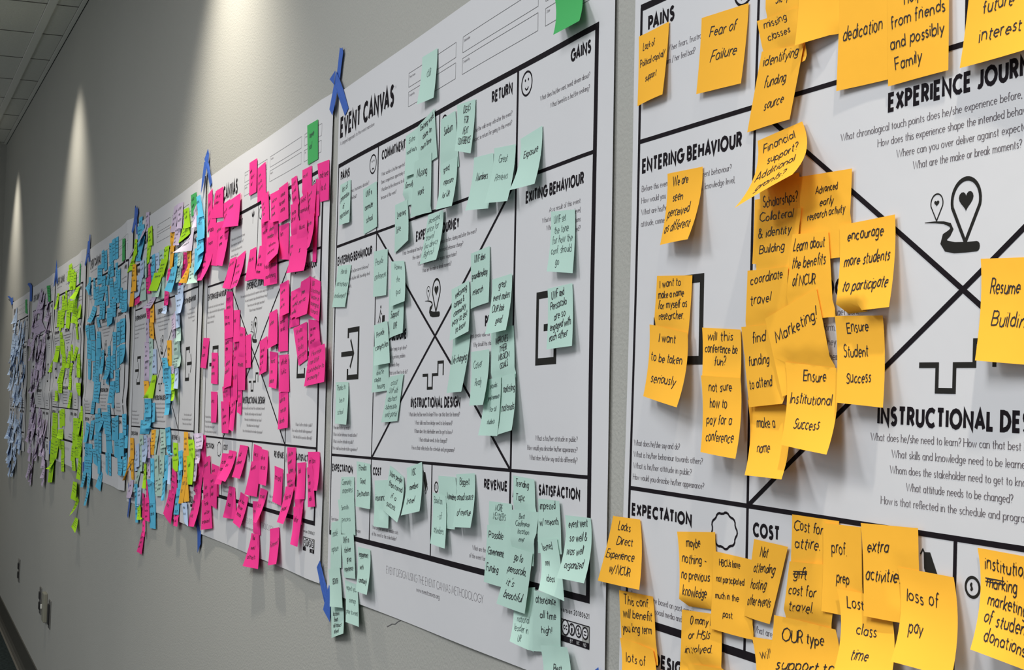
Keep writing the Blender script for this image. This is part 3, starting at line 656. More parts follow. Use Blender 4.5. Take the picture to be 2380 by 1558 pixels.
('p','*',2,1,[-9680,14930,30,-8650,14952,83,-8388,14246,128,-9446,14213,68]),
('p','*',2,1,[-11992,14058,30,-11565,14076,30,-11379,13450,54,-12144,13436,54]),
('p','*',2,1,[-12588,13770,30,-11536,13908,41,-11540,13062,63,-12709,12955,54]),
('p','*',2,1,[-12883,13154,30,-11584,13322,41,-11855,12513,74,-13107,12414,54]),
('p','*',2,1,[-13295,12490,30,-11742,12639,69,-11695,11860,225,-13232,11732,84]),
('p','*',2,1,[-11630,13524,34,-10814,13626,30,-10550,12900,54,-11513,12802,59]),
('p','*',2,1,[-11538,13004,47,-10689,13090,35,-10543,12560,58,-11362,12262,67]),
('p','Family/will be/organized',2,1,[-11600,12504,61,-10515,12675,61,-10096,11977,79,-11263,11831,128]),
('p','*',2,1,[-10629,13451,30,-9740,13433,30,-9635,12744,54,-10474,12735,54]),
('p','*',2,1,[-10629,13208,30,-9772,13235,31,-9711,12454,57,-10417,12485,65]),
('p','*',2,1,[-9369,13754,30,-8583,13787,30,-8806,13080,171,-9566,13040,175]),
('p','*',2,1,[-8557,13870,30,-7798,13874,30,-8053,13191,228,-8889,13209,247]),
('p','*',2,1,[-7490,14037,30,-6687,14047,30,-6917,13337,145,-7703,13324,156]),
('p','*',2,1,[-6118,14120,30,-5389,14092,30,-5363,13422,55,-6206,13441,64]),
('p','*',2,1,[-6296,13742,30,-5300,13823,58,-5497,13059,76,-6546,13034,113]),
('p','*',2,1,[-5520,14056,30,-4709,14053,30,-4416,13365,138,-5263,13350,100]),
('p','*',2,1,[-4094,13784,30,-3330,13766,33,-3323,13053,69,-3780,13107,146]),
('p','*',2,1,[-3020,14201,35,-2310,14232,43,-2194,13637,92,-2845,13570,74]),
('p','*',2,1,[-2996,13699,35,-2188,13750,90,-2192,13456,102,-2801,13227,72]),
('p','*',2,1,[-3021,13454,35,-2264,13485,93,-2515,12782,211,-3270,12751,159]),
('p','*',2,1,[-2134,13517,102,-1590,13500,51,-1479,12867,114,-2127,12874,112]),
('p','*',2,1,[-2151,13952,67,-1489,14006,53,-1482,13331,72,-1774,13308,182]),
('p','*',2,1,[-2232,13136,100,-1437,13180,117,-1621,12449,144,-1893,12472,216]),
('p','*',2,1,[-1373,14200,55,-619,14240,46,-279,13575,161,-1222,13505,76]),
('p','*',2,1,[-1389,13912,54,-1019,13979,60,-693,13264,78,-1093,13220,109]),
('p','*',2,1,[-8485,13076,30,-7846,13082,30,-7505,12409,71,-8690,12356,127]),
('p','*',2,1,[-7230,13035,30,-6413,12981,30,-6718,12301,150,-7538,12353,136]),
('p','*',2,1,[-6009,12936,30,-5293,12981,30,-5133,12304,54,-5829,12297,54]),
('p','*',2,1,[-5229,13271,67,-4640,13252,30,-4928,12575,195,-5465,12557,141]),
('p','What/event/attracts',2,1,[-5973,12275,30,-5244,12317,30,-4895,11656,133,-6188,11566,174]),
('p','Retirement?',2,1,[-4330,12516,30,-3526,12629,31,-3222,11948,154,-4030,11830,130]),
('g','*',3,1,[-14582,20155,46,-13711,20155,60,-13535,19589,81,-14380,19583,80]),
('b','*',3,0,[-24011,20356,30,-23309,20354,30,-23229,19669,54,-23988,19628,54]),
('b','*',3,1,[-24203,20084,30,-22802,20069,30,-22536,19655,73,-23958,19606,57]),
('b','*',3,1,[-24143,19582,30,-22373,19662,70,-23149,18948,86,-24287,18997,54]),
('v','*',3,0,[-22635,20400,30,-21923,20362,30,-21739,19763,60,-22383,19793,64]),
('v','*',3,0,[-23088,19846,53,-22160,19961,49,-22709,19472,224,-23725,19452,151]),
('v','*',3,0,[-24586,19517,30,-23949,19588,30,-25369,19174,98,-26280,19129,106]),
('c','*',3,0,[-24771,19722,30,-24106,19695,30,-23821,19176,99,-24682,19133,97]),
('c','*',3,0,[-24623,19226,90,-23900,19239,90,-24958,18762,102,-25974,18677,102]),
('c','*',3,1,[-21982,19452,30,-21131,19357,30,-21492,18817,54,-22131,18725,54]),
('c','*',3,1,[-21979,19855,54,-21140,19891,30,-20713,19271,91,-21485,19286,111]),
('o','*',3,1,[-17918,19629,30,-17114,19399,30,-16908,18950,81,-17706,18970,58]),
('v','*',3,1,[-17334,20102,30,-16440,20129,30,-16904,19381,64,-17628,19409,86]),
('v','*',3,1,[-16938,19517,63,-16065,19483,30,-15946,18949,112,-16779,18988,133]),
('v','*',3,1,[-16677,20109,30,-15758,20099,32,-15775,19377,76,-16350,19435,118]),
('p','*',3,0,[-15461,18728,35,-14895,18692,41,-14611,18294,80,-15238,18312,82]),
('p','*',3,0,[-15461,18503,35,-14604,18451,83,-14907,18008,97,-15630,17947,82]),
('b','*',3,0,[-17084,18798,30,-16494,18786,30,-16117,18425,89,-16954,18407,54]),
('m','*',3,0,[-16004,18747,31,-15660,18741,33,-15069,18284,142,-15410,18301,164]),
('m','*',3,0,[-16487,18760,38,-15958,18760,31,-15324,18376,173,-15864,18350,161]),
('m','*',3,1,[-14324,18356,85,-13830,18376,57,-13724,17906,83,-14439,17970,98]),
('o','*',3,0,[-14848,18745,42,-14149,18738,52,-14103,18282,83,-14597,18293,82]),
('o','*',3,1,[-14536,18368,88,-14108,18344,84,-14650,17877,97,-15113,17900,223]),
('m','*',3,1,[-14275,18244,90,-13370,18227,66,-12753,17802,159,-13776,17798,254]),
('c','*',3,1,[-15497,19501,64,-14695,19470,44,-14404,19145,87,-16066,19006,110]),
('c','*',3,1,[-15657,19871,34,-14780,19862,43,-14273,19306,113,-15143,19325,119]),
('v','*',3,1,[-14039,19695,75,-13570,19848,64,-13492,19246,95,-13482,19207,218]),
('w','*',3,1,[-14260,19135,85,-13710,19358,60,-14036,18683,78,-15396,18698,355]),
('b','*',3,1,[-13519,18696,63,-12659,18687,45,-12191,18124,230,-13280,17987,164]),
('b','*',3,1,[-13381,18962,82,-12704,18976,47,-12096,18539,143,-12837,18448,184]),
('b','*',3,1,[-13409,19532,82,-12683,19458,45,-12208,18876,119,-13068,18861,135]),
('b','*',3,1,[-13518,20005,64,-13060,20022,64,-12572,19446,85,-13029,19435,143]),
('m','*',3,1,[-18997,18588,30,-18532,18648,30,-18417,17622,54,-19274,17612,54]),
('m','*',3,1,[-19644,19045,30,-18831,19036,30,-18446,18504,81,-19340,18518,76]),
('l','*',3,0,[-20302,18999,30,-19632,18992,30,-19347,18518,75,-19980,18500,71]),
('b','*',3,0,[-21140,18654,30,-20329,18627,30,-20337,18111,54,-20792,18113,72]),
('b','*',3,0,[-20875,18978,73,-20302,18999,30,-20196,18477,54,-20712,18466,89]),
('p','*',3,0,[-21636,18754,30,-21257,18751,30,-20916,18155,64,-21476,18162,69]),
('p','*',3,0,[-22210,18388,30,-20988,18345,60,-20869,17854,78,-21685,17880,54]),
('m','*',3,1,[-19987,18121,30,-19083,18254,30,-18647,17658,188,-20768,17744,54]),
('c','*',3,1,[-18659,19077,30,-17902,19086,30,-18117,18623,54,-18789,18608,98]),
('c','*',3,1,[-19101,18766,54,-17805,18687,90,-18465,18230,102,-19861,18300,73]),
('c','*',3,1,[-20298,18429,45,-18736,18383,64,-19282,17865,131,-20849,17922,140]),
('p','*',3,0,[-17683,18596,90,-17646,18614,30,-17582,18087,71,-17803,18079,102]),
('o','*',3,0,[-17798,19045,37,-16982,19005,62,-17010,18391,93,-17607,18391,70]),
('m','*',3,0,[-16449,18348,30,-15668,18322,33,-15485,17987,108,-16346,17954,98]),
('b','*',3,1,[-17240,18421,73,-16207,18430,90,-16345,17696,203,-17672,17811,177]),
('p','*',3,0,[-18431,17828,34,-17822,17787,30,-17192,17390,151,-18451,17384,57]),
('p','*',3,0,[-24368,17872,30,-23334,17890,30,-22754,17659,115,-23680,17577,127]),
('m','*',3,0,[-22282,18990,90,-22058,19016,30,-21672,18370,83,-21981,18347,117]),
('m','*',3,1,[-22956,18405,30,-22026,18379,30,-21690,17704,74,-22747,17685,113]),
('l','*',3,0,[-23405,18947,30,-22311,18954,90,-21832,18374,158,-23166,18388,54]),
('l','*',3,1,[-24273,18538,30,-22588,18509,60,-23007,17881,96,-24204,17804,70]),
('o','*',3,0,[-25043,18945,30,-24105,18911,30,-23816,18380,71,-24833,18429,60]),
('o','*',3,1,[-25332,18219,30,-24328,18234,30,-23988,17566,120,-24931,17586,120]),
('o','*',3,0,[-25079,18558,30,-23972,18502,62,-23398,18018,146,-24513,18065,111]),
('p','*',3,0,[-21801,17446,30,-21024,17422,30,-20567,17102,97,-21504,17127,54]),
('o','*',3,0,[-21100,17001,30,-20748,16993,30,-20725,16581,54,-21196,16587,54]),
('o','*',3,0,[-20874,17032,30,-20295,17018,30,-19755,16495,94,-20704,16491,54]),
('o','*',3,1,[-20939,17554,30,-20253,17566,30,-19798,16968,105,-20436,17000,130]),
('v','*',3,0,[-20689,17724,30,-19784,17726,30,-20463,17409,123,-21349,17422,239]),
('l','*',3,0,[-18625,17408,30,-17947,17420,30,-17264,17141,188,-17922,17192,201]),
('v','*',3,0,[-17074,16910,30,-16529,16898,30,-16327,16402,54,-16770,16408,54]),
('v','*',3,0,[-17157,17061,30,-16494,17192,30,-16188,16725,81,-16501,16697,117]),
('p','*',3,0,[-15958,17936,90,-15491,17963,90,-16013,17629,102,-16113,17649,102]),
('l','*',3,1,[-16107,17864,30,-15100,17865,90,-15003,17383,121,-16027,17419,84]),
('m','*',3,1,[-16584,16472,30,-15605,16459,33,-15291,15943,76,-16455,15929,65]),
('m','*',3,1,[-16118,16822,72,-15598,16876,33,-15034,16384,127,-15523,16372,187]),
('l','*',3,0,[-16498,17208,30,-15814,17188,31,-15207,16752,135,-15916,16735,115]),
('l','*',3,1,[-16492,17635,30,-15179,17630,84,-14660,17099,224,-15958,17108,117]),
('m','*',3,1,[-16682,16013,30,-15326,16038,73,-14655,15717,199,-16653,15643,54]),
('o','*',3,1,[-17697,16428,30,-16949,16427,30,-16717,15708,54,-17368,15701,54]),
('v','*',3,1,[-21813,15996,30,-20915,15975,30,-20652,15297,54,-21599,15286,54]),
('v','*',3,1,[-21859,16434,30,-20982,16406,30,-20713,15884,57,-21366,15866,95]),
('v','*',3,1,[-21726,17133,30,-21128,17119,30,-20803,16421,54,-21509,16411,54]),
('m','*',3,1,[-20854,16153,45,-20149,16149,30,-19960,15286,54,-20562,15262,66]),
('m','*',3,0,[-20972,16531,32,-20236,16521,30,-19989,16007,58,-20630,15973,64]),
('l','*',3,1,[-20075,16208,52,-19469,16213,30,-19194,15497,54,-20064,15494,72]),
('o','*',3,0,[-21781,15265,30,-20865,15275,30,-20237,14865,119,-21156,14848,100]),
('c','*',3,1,[-20122,15451,35,-19286,15466,30,-19611,14787,89,-20419,14782,242]),
('b','*',3,1,[-22017,14084,30,-19748,14195,30,-20292,13739,61,-22119,13663,54]),
('b','*',3,0,[-20193,14639,30,-19468,14673,30,-18947,14134,117,-19795,14087,88]),
('b','*',3,1,[-21406,14321,30,-20078,14395,30,-19504,13923,161,-20826,13871,205]),
('b','*',3,1,[-21387,14737,30,-20108,14764,30,-19563,14251,129,-20871,14192,114]),
('v','*',3,0,[-16817,15723,30,-16382,15757,30,-16237,15528,70,-16598,15518,75]),
('b','*',3,0,[-17672,14782,30,-16914,14799,30,-16276,14420,169,-17046,14383,166]),
('b','*',3,1,[-17750,15133,30,-16874,15163,30,-16264,14730,134,-17142,14693,112]),
('b','*',3,1,[-18275,15754,30,-16863,15707,30,-16628,15263,77,-18044,15255,54]),
('b','*',3,1,[-17902,15350,30,-16641,15362,75,-16391,14972,102,-17262,14963,135]),
('b','*',3,0,[-18510,15950,30,-17593,15956,30,-16899,15671,113,-17818,15652,88]),
('c','*',3,0,[-16538,15133,87,-15986,15141,90,-15318,14814,221,-15871,14794,193]),
('c','*',3,0,[-16716,15501,58,-16207,15529,62,-15594,15098,154,-16101,15073,157]),
('l','*',3,1,[-16167,15643,62,-15585,15694,33,-15099,15129,150,-15619,15137,175]),
('o','*',3,0,[-20042,13518,30,-19212,13573,30,-19298,13180,54,-20141,13152,54]),
('o','*',3,1,[-19621,13885,90,-19019,13926,30,-18985,13498,54,-19553,13452,102]),
('m','*',3,1,[-18326,13495,30,-17396,13540,30,-17050,13143,88,-18045,13070,67]),
('m','*',3,1,[-18326,13962,30,-17423,13988,30,-17047,13507,85,-17773,13454,108]),
('m','*',3,0,[-18932,13912,52,-18377,13951,30,-18866,13220,54,-19138,13214,71]),
('b','*',3,0,[-17085,13670,68,-16626,13708,30,-15953,13383,137,-16428,13308,153]),
('b','*',3,1,[-17431,14021,30,-16639,14084,30,-16050,13620,121,-16833,13566,105]),
('c','*',3,1,[-15981,13696,71,-15342,13703,35,-15130,13126,58,-15714,13123,87]),
('v','*',3,1,[-12781,13747,57,-12232,13774,23,-11596,13395,170,-12140,13363,166]),
('v','*',3,1,[-12928,14056,65,-11934,14113,23,-11282,13760,167,-12262,13712,149]),
('l','*',3,0,[-21386,13664,30,-20744,13691,30,-20409,13295,66,-21057,13262,76]),
('v','*',3,0,[-20559,13119,30,-20061,13145,30,-19594,12554,79,-20102,12520,84]),
('v','*',3,0,[-20639,13623,43,-20102,13646,30,-19680,13070,85,-20157,13044,95]),
('l','*',3,0,[-23170,12979,30,-22484,13016,30,-22371,12546,54,-22911,12487,54]),
('l','*',3,1,[-22894,13272,30,-22203,13392,30,-21906,12699,65,-22532,12611,83]),
('m','*',3,1,[-22211,13629,30,-21434,13662,30,-21153,13038,54,-21889,12998,54]),
('m','*',3,0,[-22288,12576,30,-21561,12696,30,-22306,11913,90,-23108,11841,73]),
('m','*',3,0,[-22005,13141,30,-21253,13179,44,-21232,12593,70,-21510,12575,101]),
('o','*',3,0,[-23943,12860,30,-23344,12970,30,-22986,12229,54,-23510,12194,54]),
('o','*',3,0,[-24123,12850,30,-23350,12995,30,-24770,12096,54,-24132,12125,239]),
('o','*',3,1,[-24044,13462,30,-23336,13493,30,-22918,12865,82,-23644,12825,96]),
('l','*',3,0,[-21621,13346,32,-20433,13414,74,-19859,12940,199,-21030,12885,127]),
('v','*',3,0,[-23843,12120,30,-23152,12218,30,-22638,11688,183,-24355,11566,61]),
('b','*',3,0,[-22673,11572,30,-21994,11602,30,-21737,11036,54,-22189,10994,73]),
('b','*',3,0,[-22896,12109,50,-22007,12172,81,-21665,11530,94,-22418,11468,70]),
('l','*',3,0,[-21912,12054,90,-21184,12156,90,-21135,11623,102,-21779,11521,102]),
('c','*',3,0,[-22174,11438,30,-21372,11591,30,-20732,11209,146,-21488,11147,150]),
('c','*',3,1,[-20955,12841,64,-20593,12863,30,-20387,12146,75,-20716,12129,134]),
('b','*',3,1,[-19831,11849,30,-18712,11938,30,-18452,11161,54,-19491,11085,54]),
('b','*',3,1,[-20311,12423,49,-19110,12492,30,-18683,11870,55,-19599,11772,69]),
('b','*',3,1,[-19647,13067,90,-19129,13089,30,-18940,12410,62,-19197,12462,132]),
('p','*',3,1,[-21181,10814,30,-20598,10895,30,-20843,10181,57,-21599,10188,92]),
('p','*',3,0,[-20795,11408,84,-20599,11425,30,-20242,10762,83,-20393,10771,137]),
('p','*',3,1,[-21051,11983,74,-20652,11977,30,-20369,11277,59,-20772,11265,89]),
('p','*',3,1,[-20469,11894,90,-19831,11849,30,-19344,11276,95,-20046,11271,142]),
('p','*',3,0,[-20433,12402,66,-20268,12366,30,-19705,11787,54,-20039,11760,113]),
('m','*',3,0,[-18755,12609,71,-18286,12640,30,-18297,12086,54,-18532,12091,86]),
('m','*',3,1,[-19079,13198,30,-18421,13233,30,-18169,12556,57,-18822,12488,56]),
('m','*',3,1,[-18277,13241,30,-17292,13293,75,-17208,12711,90,-18054,12609,54]),
('m','*',3,1,[-18112,12721,42,-17440,12696,30,-17524,12146,65,-18494,12071,80]),
('b','*',3,1,[-17513,12623,38,-16893,12732,30,-17091,12067,63,-17026,12060,167]),
('b','*',3,1,[-17217,13286,76,-16576,13331,81,-16508,12668,95,-16915,12595,128]),
('l','*',3,1,[-16591,13275,81,-16180,13298,30,-16081,12565,57,-16312,12575,136]),
('c','*',3,1,[-16143,13311,30,-15087,13368,67,-15035,12983,84,-15954,12925,54]),
('p','*',3,1,[-16061,13018,44,-15287,12924,35,-15041,12380,72,-16057,12347,75]),
('p','*',3,1,[-15602,12076,32,-14731,12148,41,-14521,11592,131,-15049,11574,142]),
('p','*',3,1,[-16414,12409,30,-15252,12451,82,-15758,11544,96,-16762,11747,138]),
('b','*',3,1,[-15090,12549,80,-14431,12618,46,-14629,11890,71,-15344,11838,99]),
('b','*',3,1,[-14912,13141,89,-14359,13196,47,-14292,12564,67,-14798,12527,101]),
('b','*',3,1,[-15094,13497,49,-14377,13576,47,-14215,13077,67,-14503,13037,144]),
('o','*',3,1,[-13935,12927,58,-13440,12959,62,-12967,12374,124,-13817,12285,76]),
('o','*',3,1,[-14120,12957,58,-13515,12996,61,-13916,12240,78,-14716,12175,77]),
('o','*',3,1,[-14226,13500,49,-13465,13539,62,-13453,12937,80,-13957,12904,85]),
('o','*',3,1,[-14215,14050,49,-13530,14067,61,-13282,13466,83,-14112,13421,70]),
('v','*',3,0,[-12936,13464,66,-12541,13486,45,-12043,12930,155,-12436,12903,139]),
('c','*',3,1,[-13449,13883,62,-12803,13912,58,-12191,13484,169,-13223,13428,96]),
('c','*',3,1,[-13555,13472,60,-12719,13517,90,-12432,12822,163,-13292,12766,106]),
('l','*',3,1,[-14144,12238,50,-13359,12302,63,-12840,11761,155,-13514,11832,144]),
('g','*',4,1,[-27209,19902,59,-26308,19878,88,-25945,19154,115,-26974,19135,81]),
('b','*',4,0,[-33160,19888,30,-32578,19912,30,-32216,19229,54,-33058,19193,57]),
('b','*',4,0,[-32432,19842,30,-31702,19839,30,-31334,19122,54,-32095,19083,54]),
('b','*',4,1,[-34106,19394,30,-32859,19425,40,-32622,18689,62,-33882,18674,67]),
('b','*',4,0,[-31104,20032,30,-30280,20004,30,-29947,19221,54,-30726,19265,54]),
('b','*',4,0,[-29370,20100,30,-28574,20107,30,-28393,19349,54,-29114,19326,54]),
('b','*',4,0,[-30231,20088,30,-29443,20105,30,-29125,19364,54,-29906,19334,54]),
('b','*',4,0,[-30299,19358,32,-29670,19379,30,-29212,18780,77,-30395,18781,56]),
('b','*',4,0,[-30941,19200,30,-30471,19223,30,-30681,18542,68,-31320,18550,93]),
('b','*',4,0,[-29125,19214,30,-28567,19220,30,-28281,18586,54,-28906,18577,54]),
('b','*',4,0,[-28470,18933,32,-27616,18952,47,-27339,18320,70,-28192,18320,56]),
('b','*',4,1,[-30586,18752,59,-29710,18750,30,-29117,18057,54,-30181,18096,77]),
('b','*',4,0,[-28554,18412,30,-27591,18424,49,-27443,17810,74,-28235,17817,96]),
('b','*',4,0,[-29231,18575,30,-28305,18625,43,-27923,17974,79,-29095,17980,54]),
('b','*',4,0,[-26583,18170,77,-25525,18160,116,-25308,17468,138,-26187,17460,105]),
('b','*',4,0,[-27401,18306,52,-26618,18271,76,-26402,17574,98,-27193,17581,90]),
('b','*',4,0,[-37020,19115,30,-36208,19096,30,-35863,18372,54,-36682,18425,54]),
('b','*',4,0,[-36778,18921,30,-36206,18980,30,-35784,18365,145,-37501,18714,86]),
('b','*',4,0,[-35308,19011,30,-34749,18973,30,-34509,18258,57,-35011,18152,54]),
('b','*',4,0,[-34510,18631,30,-33514,18629,30,-33581,17917,75,-34431,17924,94]),
('b','*',4,0,[-32751,18937,36,-31704,18945,30,-31598,18307,59,-32699,18311,59]),
('b','*',4,0,[-31755,18551,48,-31048,18521,30,-30582,17821,54,-31148,17819,68]),
('b','*',4,1,[-33091,18570,30,-31604,18545,47,-32194,17952,69,-33777,17903,91]),
('b','*',4,0,[-30417,18145,30,-29677,18117,30,-29529,17482,54,-30039,17477,54]),
('b','*',4,0,[-29650,18021,30,-28504,17979,30,-28218,17371,55,-29140,17376,54]),
('b','*',4,1,[-30670,17728,30,-29139,17680,47,-28613,17152,169,-30330,17058,105]),
('b','*',4,0,[-32905,18012,81,-31994,17981,56,-31884,17363,76,-32596,17360,95]),
('b','*',4,0,[-32005,18021,56,-31431,18002,30,-31036,17361,85,-31654,17356,113]),
('b','*',4,0,[-35241,17959,30,-33936,17845,30,-34405,17276,194,-35686,17368,181]),
('b','*',4,0,[-29203,17962,30,-28492,17937,30,-28010,17360,100,-28754,17360,103]),
('b','*',4,0,[-26551,17829,78,-25480,17790,118,-24824,17430,212,-25916,17428,150]),
('b','*',4,0,[-33491,17465,30,-32762,17467,30,-32112,17089,105,-32845,17084,114]),
('b','*',4,0,[-36966,17233,30,-35983,17254,30,-35664,16617,54,-36464,16605,54]),
('b','*',4,0,[-35792,17208,30,-34246,17217,30,-33951,16638,54,-35500,16657,54]),
('b','*',4,1,[-33830,16678,30,-32442,16660,30,-32055,16019,54,-33590,16003,54]),
('b','*',4,0,[-33585,16959,30,-32442,16929,30,-31980,16335,84,-33182,16324,95]),
('b','*',4,1,[-35437,16636,30,-34063,16620,30,-33713,15861,54,-34995,15883,54]),
('b','*',4,0,[-36598,16650,30,-35440,16647,30,-35186,15935,54,-36253,15947,54]),
('b','*',4,0,[-36097,15926,30,-35208,15904,30,-35028,15156,54,-35737,15170,54]),
('b','*',4,0,[-29326,16866,30,-28319,16848,32,-28107,16231,55,-28947,16180,54]),
('b','*',4,1,[-26686,17217,73,-25513,17241,116,-25482,16476,131,-26520,16417,93]),
('b','*',4,1,[-28095,17142,35,-26670,17172,74,-26751,16420,89,-27918,16377,58]),
('b','*',4,0,[-26832,16385,68,-25514,16406,115,-25036,15835,237,-26432,15748,134]),
('b','*',4,1,[-27896,16304,49,-26826,16367,68,-26565,15659,95,-27682,15582,70]),
('b','*',4,0,[-29144,16220,30,-28286,16233,32,-28059,15563,56,-28773,15559,54]),
('b','*',4,0,[-30428,16363,30,-29778,16415,30,-29541,15936,62,-30158,15898,66]),
('b','*',4,0,[-34493,15821,30,-33742,15842,30,-33471,15071,54,-34413,15121,54]),
('b','*',4,1,[-33701,16045,32,-32417,16041,30,-32300,15383,59,-33458,15355,56]),
('b','*',4,0,[-32228,15941,30,-31296,15959,30,-30817,15391,164,-31679,15443,175]),
('b','*',4,0,[-31990,16238,31,-31311,16273,30,-30846,15684,114,-31535,15642,123]),
('b','*',4,0,[-33701,15435,30,-32494,15442,47,-32294,14807,68,-33467,14788,54]),
('b','*',4,0,[-29478,16031,64,-29030,16068,30,-28623,15279,54,-29345,15272,81]),
('b','*',4,0,[-30547,15996,30,-29478,16031,64,-29213,15405,103,-30416,15473,103]),
('b','*',4,0,[-30663,15357,30,-29699,15365,30,-29515,15023,87,-29956,15111,128]),
('b','*',4,0,[-30694,15549,90,-29501,15555,90,-28895,15234,247,-30029,15222,236]),
('b','*',4,1,[-29157,15160,82,-28125,15210,34,-27944,14694,57,-29051,14652,96]),
('b','*',4,1,[-28071,15545,35,-26558,15605,77,-26512,14901,93,-27781,14881,58]),
('b','*',4,1,[-33898,15095,30,-31953,15117,30,-31942,14358,66,-33611,14383,54]),
('b','*',4,0,[-33822,14412,30,-32892,14400,30,-33471,13917,69,-34379,13906,90]),
('b','*',4,0,[-28500,15007,70,-27921,14986,57,-27656,14282,123,-28513,14290,86]),
('b','*',4,1,[-29123,15149,83,-28154,15191,34,-28239,14445,112,-29311,14419,130]),
('b','*',4,0,[-28003,15282,36,-26698,15293,72,-26092,14852,165,-27423,14802,95]),
('b','*',4,1,[-36144,12742,30,-34958,12781,30,-34522,12062,54,-35775,11989,54]),
('b','*',4,0,[-34958,12781,30,-33729,12806,30,-33580,12116,54,-34522,12062,54]),
('b','*',4,1,[-36069,12241,30,-33788,12332,38,-33579,11728,72,-35810,11652,54]),
('b','*',4,0,[-36172,11662,30,-35119,11696,30,-35552,11084,127,-36574,11027,104]),
('b','*',4,0,[-34874,11777,51,-33734,11848,58,-33314,11229,163,-34369,11219,111]),
('b','*',4,0,[-34998,11141,30,-34251,11162,30,-34568,10483,119,-35232,10428,113]),
('b','*',4,0,[-35830,13561,30,-34630,13504,30,-34919,12814,132,-35808,12773,144]),
('b','*',4,0,[-34398,13644,30,-33340,13712,30,-33495,12977,111,-34633,12927,63]),
('b','*',4,0,[-33277,13940,30,-32373,13967,30,-32067,13184,54,-32965,13146,54]),
('b','*',4,0,[-32164,13339,32,-31301,13342,30,-31011,12608,54,-31863,12563,56]),
('b','*',4,1,[-33305,13164,30,-32136,13245,32,-31728,12539,56,-32891,12477,54]),
('b','*',4,0,[-33674,12630,30,-32634,12714,31,-31859,12091,55,-33054,12147,54]),
('b','*',4,0,[-32430,14156,30,-31628,14193,30,-31239,13376,54,-32114,13341,54]),
('b','*',4,1,[-31389,14059,30,-29475,14114,30,-29357,13572,55,-30787,13518,54]),
('b','*',4,0,[-29660,14352,30,-28969,14369,30,-28678,13837,69,-29353,13814,64]),
('b','*',4,0,[-31457,13869,30,-30473,13869,30,-31022,13367,156,-31994,13345,115]),
('b','*',4,1,[-30095,13391,30,-28717,13477,30,-27991,12767,54,-29584,12698,54]),
('b','*',4,1,[-30576,13835,31,-28864,13921,57,-28347,13372,88,-30016,13332,89]),
('b','*',4,1,[-28556,13931,58,-27497,13995,47,-27089,13251,74,-28162,13202,77]),
('b','*',4,1,[-27655,13255,43,-25851,13334,100,-25457,12674,129,-27123,12725,122]),
('b','*',4,1,[-27507,14024,47,-26360,14102,82,-26128,13322,105,-27336,13181,68]),
('b','*',4,1,[-24961,12898,135,-24681,12969,52,-24526,12227,74,-24573,12251,172]),
('b','*',4,1,[-24872,13825,139,-24653,13849,47,-24459,13119,74,-24744,13104,158]),
('b','*',4,1,[-25574,14154,111,-24792,14197,100,-24429,13536,134,-25118,13479,143]),
('b','*',4,1,[-25923,13531,98,-24927,13585,137,-24664,12858,146,-25651,12804,122]),
('b','*',4,0,[-26192,12690,87,-25048,12739,131,-24487,12243,230,-25628,12197,178]),
('b','*',4,0,[-29893,12698,30,-29197,12734,30,-29019,11962,54,-29456,12084,83]),
('b','*',4,0,[-29074,12710,30,-28400,12761,30,-28113,12006,54,-28723,11981,54]),
('b','*',4,1,[-31343,12060,30,-30512,11926,30,-30904,11281,55,-31683,11395,142]),
('b','*',4,0,[-32074,12552,30,-31195,12567,30,-30837,11904,80,-31789,11843,54]),
('g','*',5,1,[-39707,19792,62,-38853,19754,88,-38895,18986,113,-39735,19026,80]),
('c','*',5,0,[-43703,19421,30,-42521,19364,30,-42467,18858,78,-43198,18866,113]),
('c','*',5,0,[-44621,19766,30,-43417,19724,30,-43127,19244,63,-44669,19304,71]),
('c','*',5,0,[-44298,19985,30,-43130,20015,30,-42455,19276,54,-43933,19324,54]),
('c','*',5,0,[-42834,19714,30,-41978,19711,30,-42167,18992,54,-43061,19005,153]),
('c','*',5,0,[-42016,19547,30,-41178,19565,31,-41260,18830,55,-42308,18852,74]),
('c','*',5,0,[-48915,18969,30,-48004,18922,30,-48210,18205,146,-48954,18226,179]),
('c','*',5,0,[-46753,18773,30,-45911,18785,30,-45592,17989,54,-46421,17946,54]),
('c','*',5,0,[-45343,18936,30,-44729,18933,30,-44393,18083,54,-45616,18055,54]),
('c','*',5,0,[-46240,18534,30,-44985,18512,30,-45326,17830,54,-47016,17808,54]),
('c','*',5,0,[-44181,18526,30,-43386,18518,30,-43539,17931,54,-44429,17956,56]),
('c','*',5,0,[-41811,18399,30,-40190,18482,49,-40287,17958,98,-42012,17968,93]),
('c','*',5,0,[-43317,18410,33,-41811,18399,30,-41777,17889,95,-44376,17975,62]),
('c','*',5,0,[-41021,18882,33,-39059,18876,81,-39724,18331,260,-41728,18479,252]),
('c','*',5,0,[-48271,18156,30,-46731,18132,30,-46866,17406,54,-48294,17389,87]),
('c','*',5,0,[-47243,17859,33,-45558,17815,30,-45221,17329,67,-46923,17319,67]),
('c','*',5,0,[-46665,17954,30,-45309,17981,40,-46266,17175,62,-46834,17226,136]),
('c','*',5,0,[-44607,18026,30,-42883,17974,73,-42760,17217,88,-44372,17311,90]),
('c','*',5,0,[-41578,18039,82,-39649,17979,90,-40431,17415,102,-42047,17450,141]),
('c','*',5,0,[-40574,17846,63,-39537,17797,66,-39412,17353,93,-40533,17378,90]),
('c','*',5,0,[-39662,18020,90,-38592,18124,96,-38083,17575,189,-39069,17560,176]),
('c','*',5,0,[-40014,17467,80,-38964,17423,87,-38680,16724,121,-39638,16738,94]),
('c','*',5,0,[-46692,17156,30,-45730,17140,30,-45355,16483,54,-46302,16469,54]),
('c','*',5,0,[-46677,16826,30,-45199,16828,30,-44519,16177,54,-46403,16163,54]),
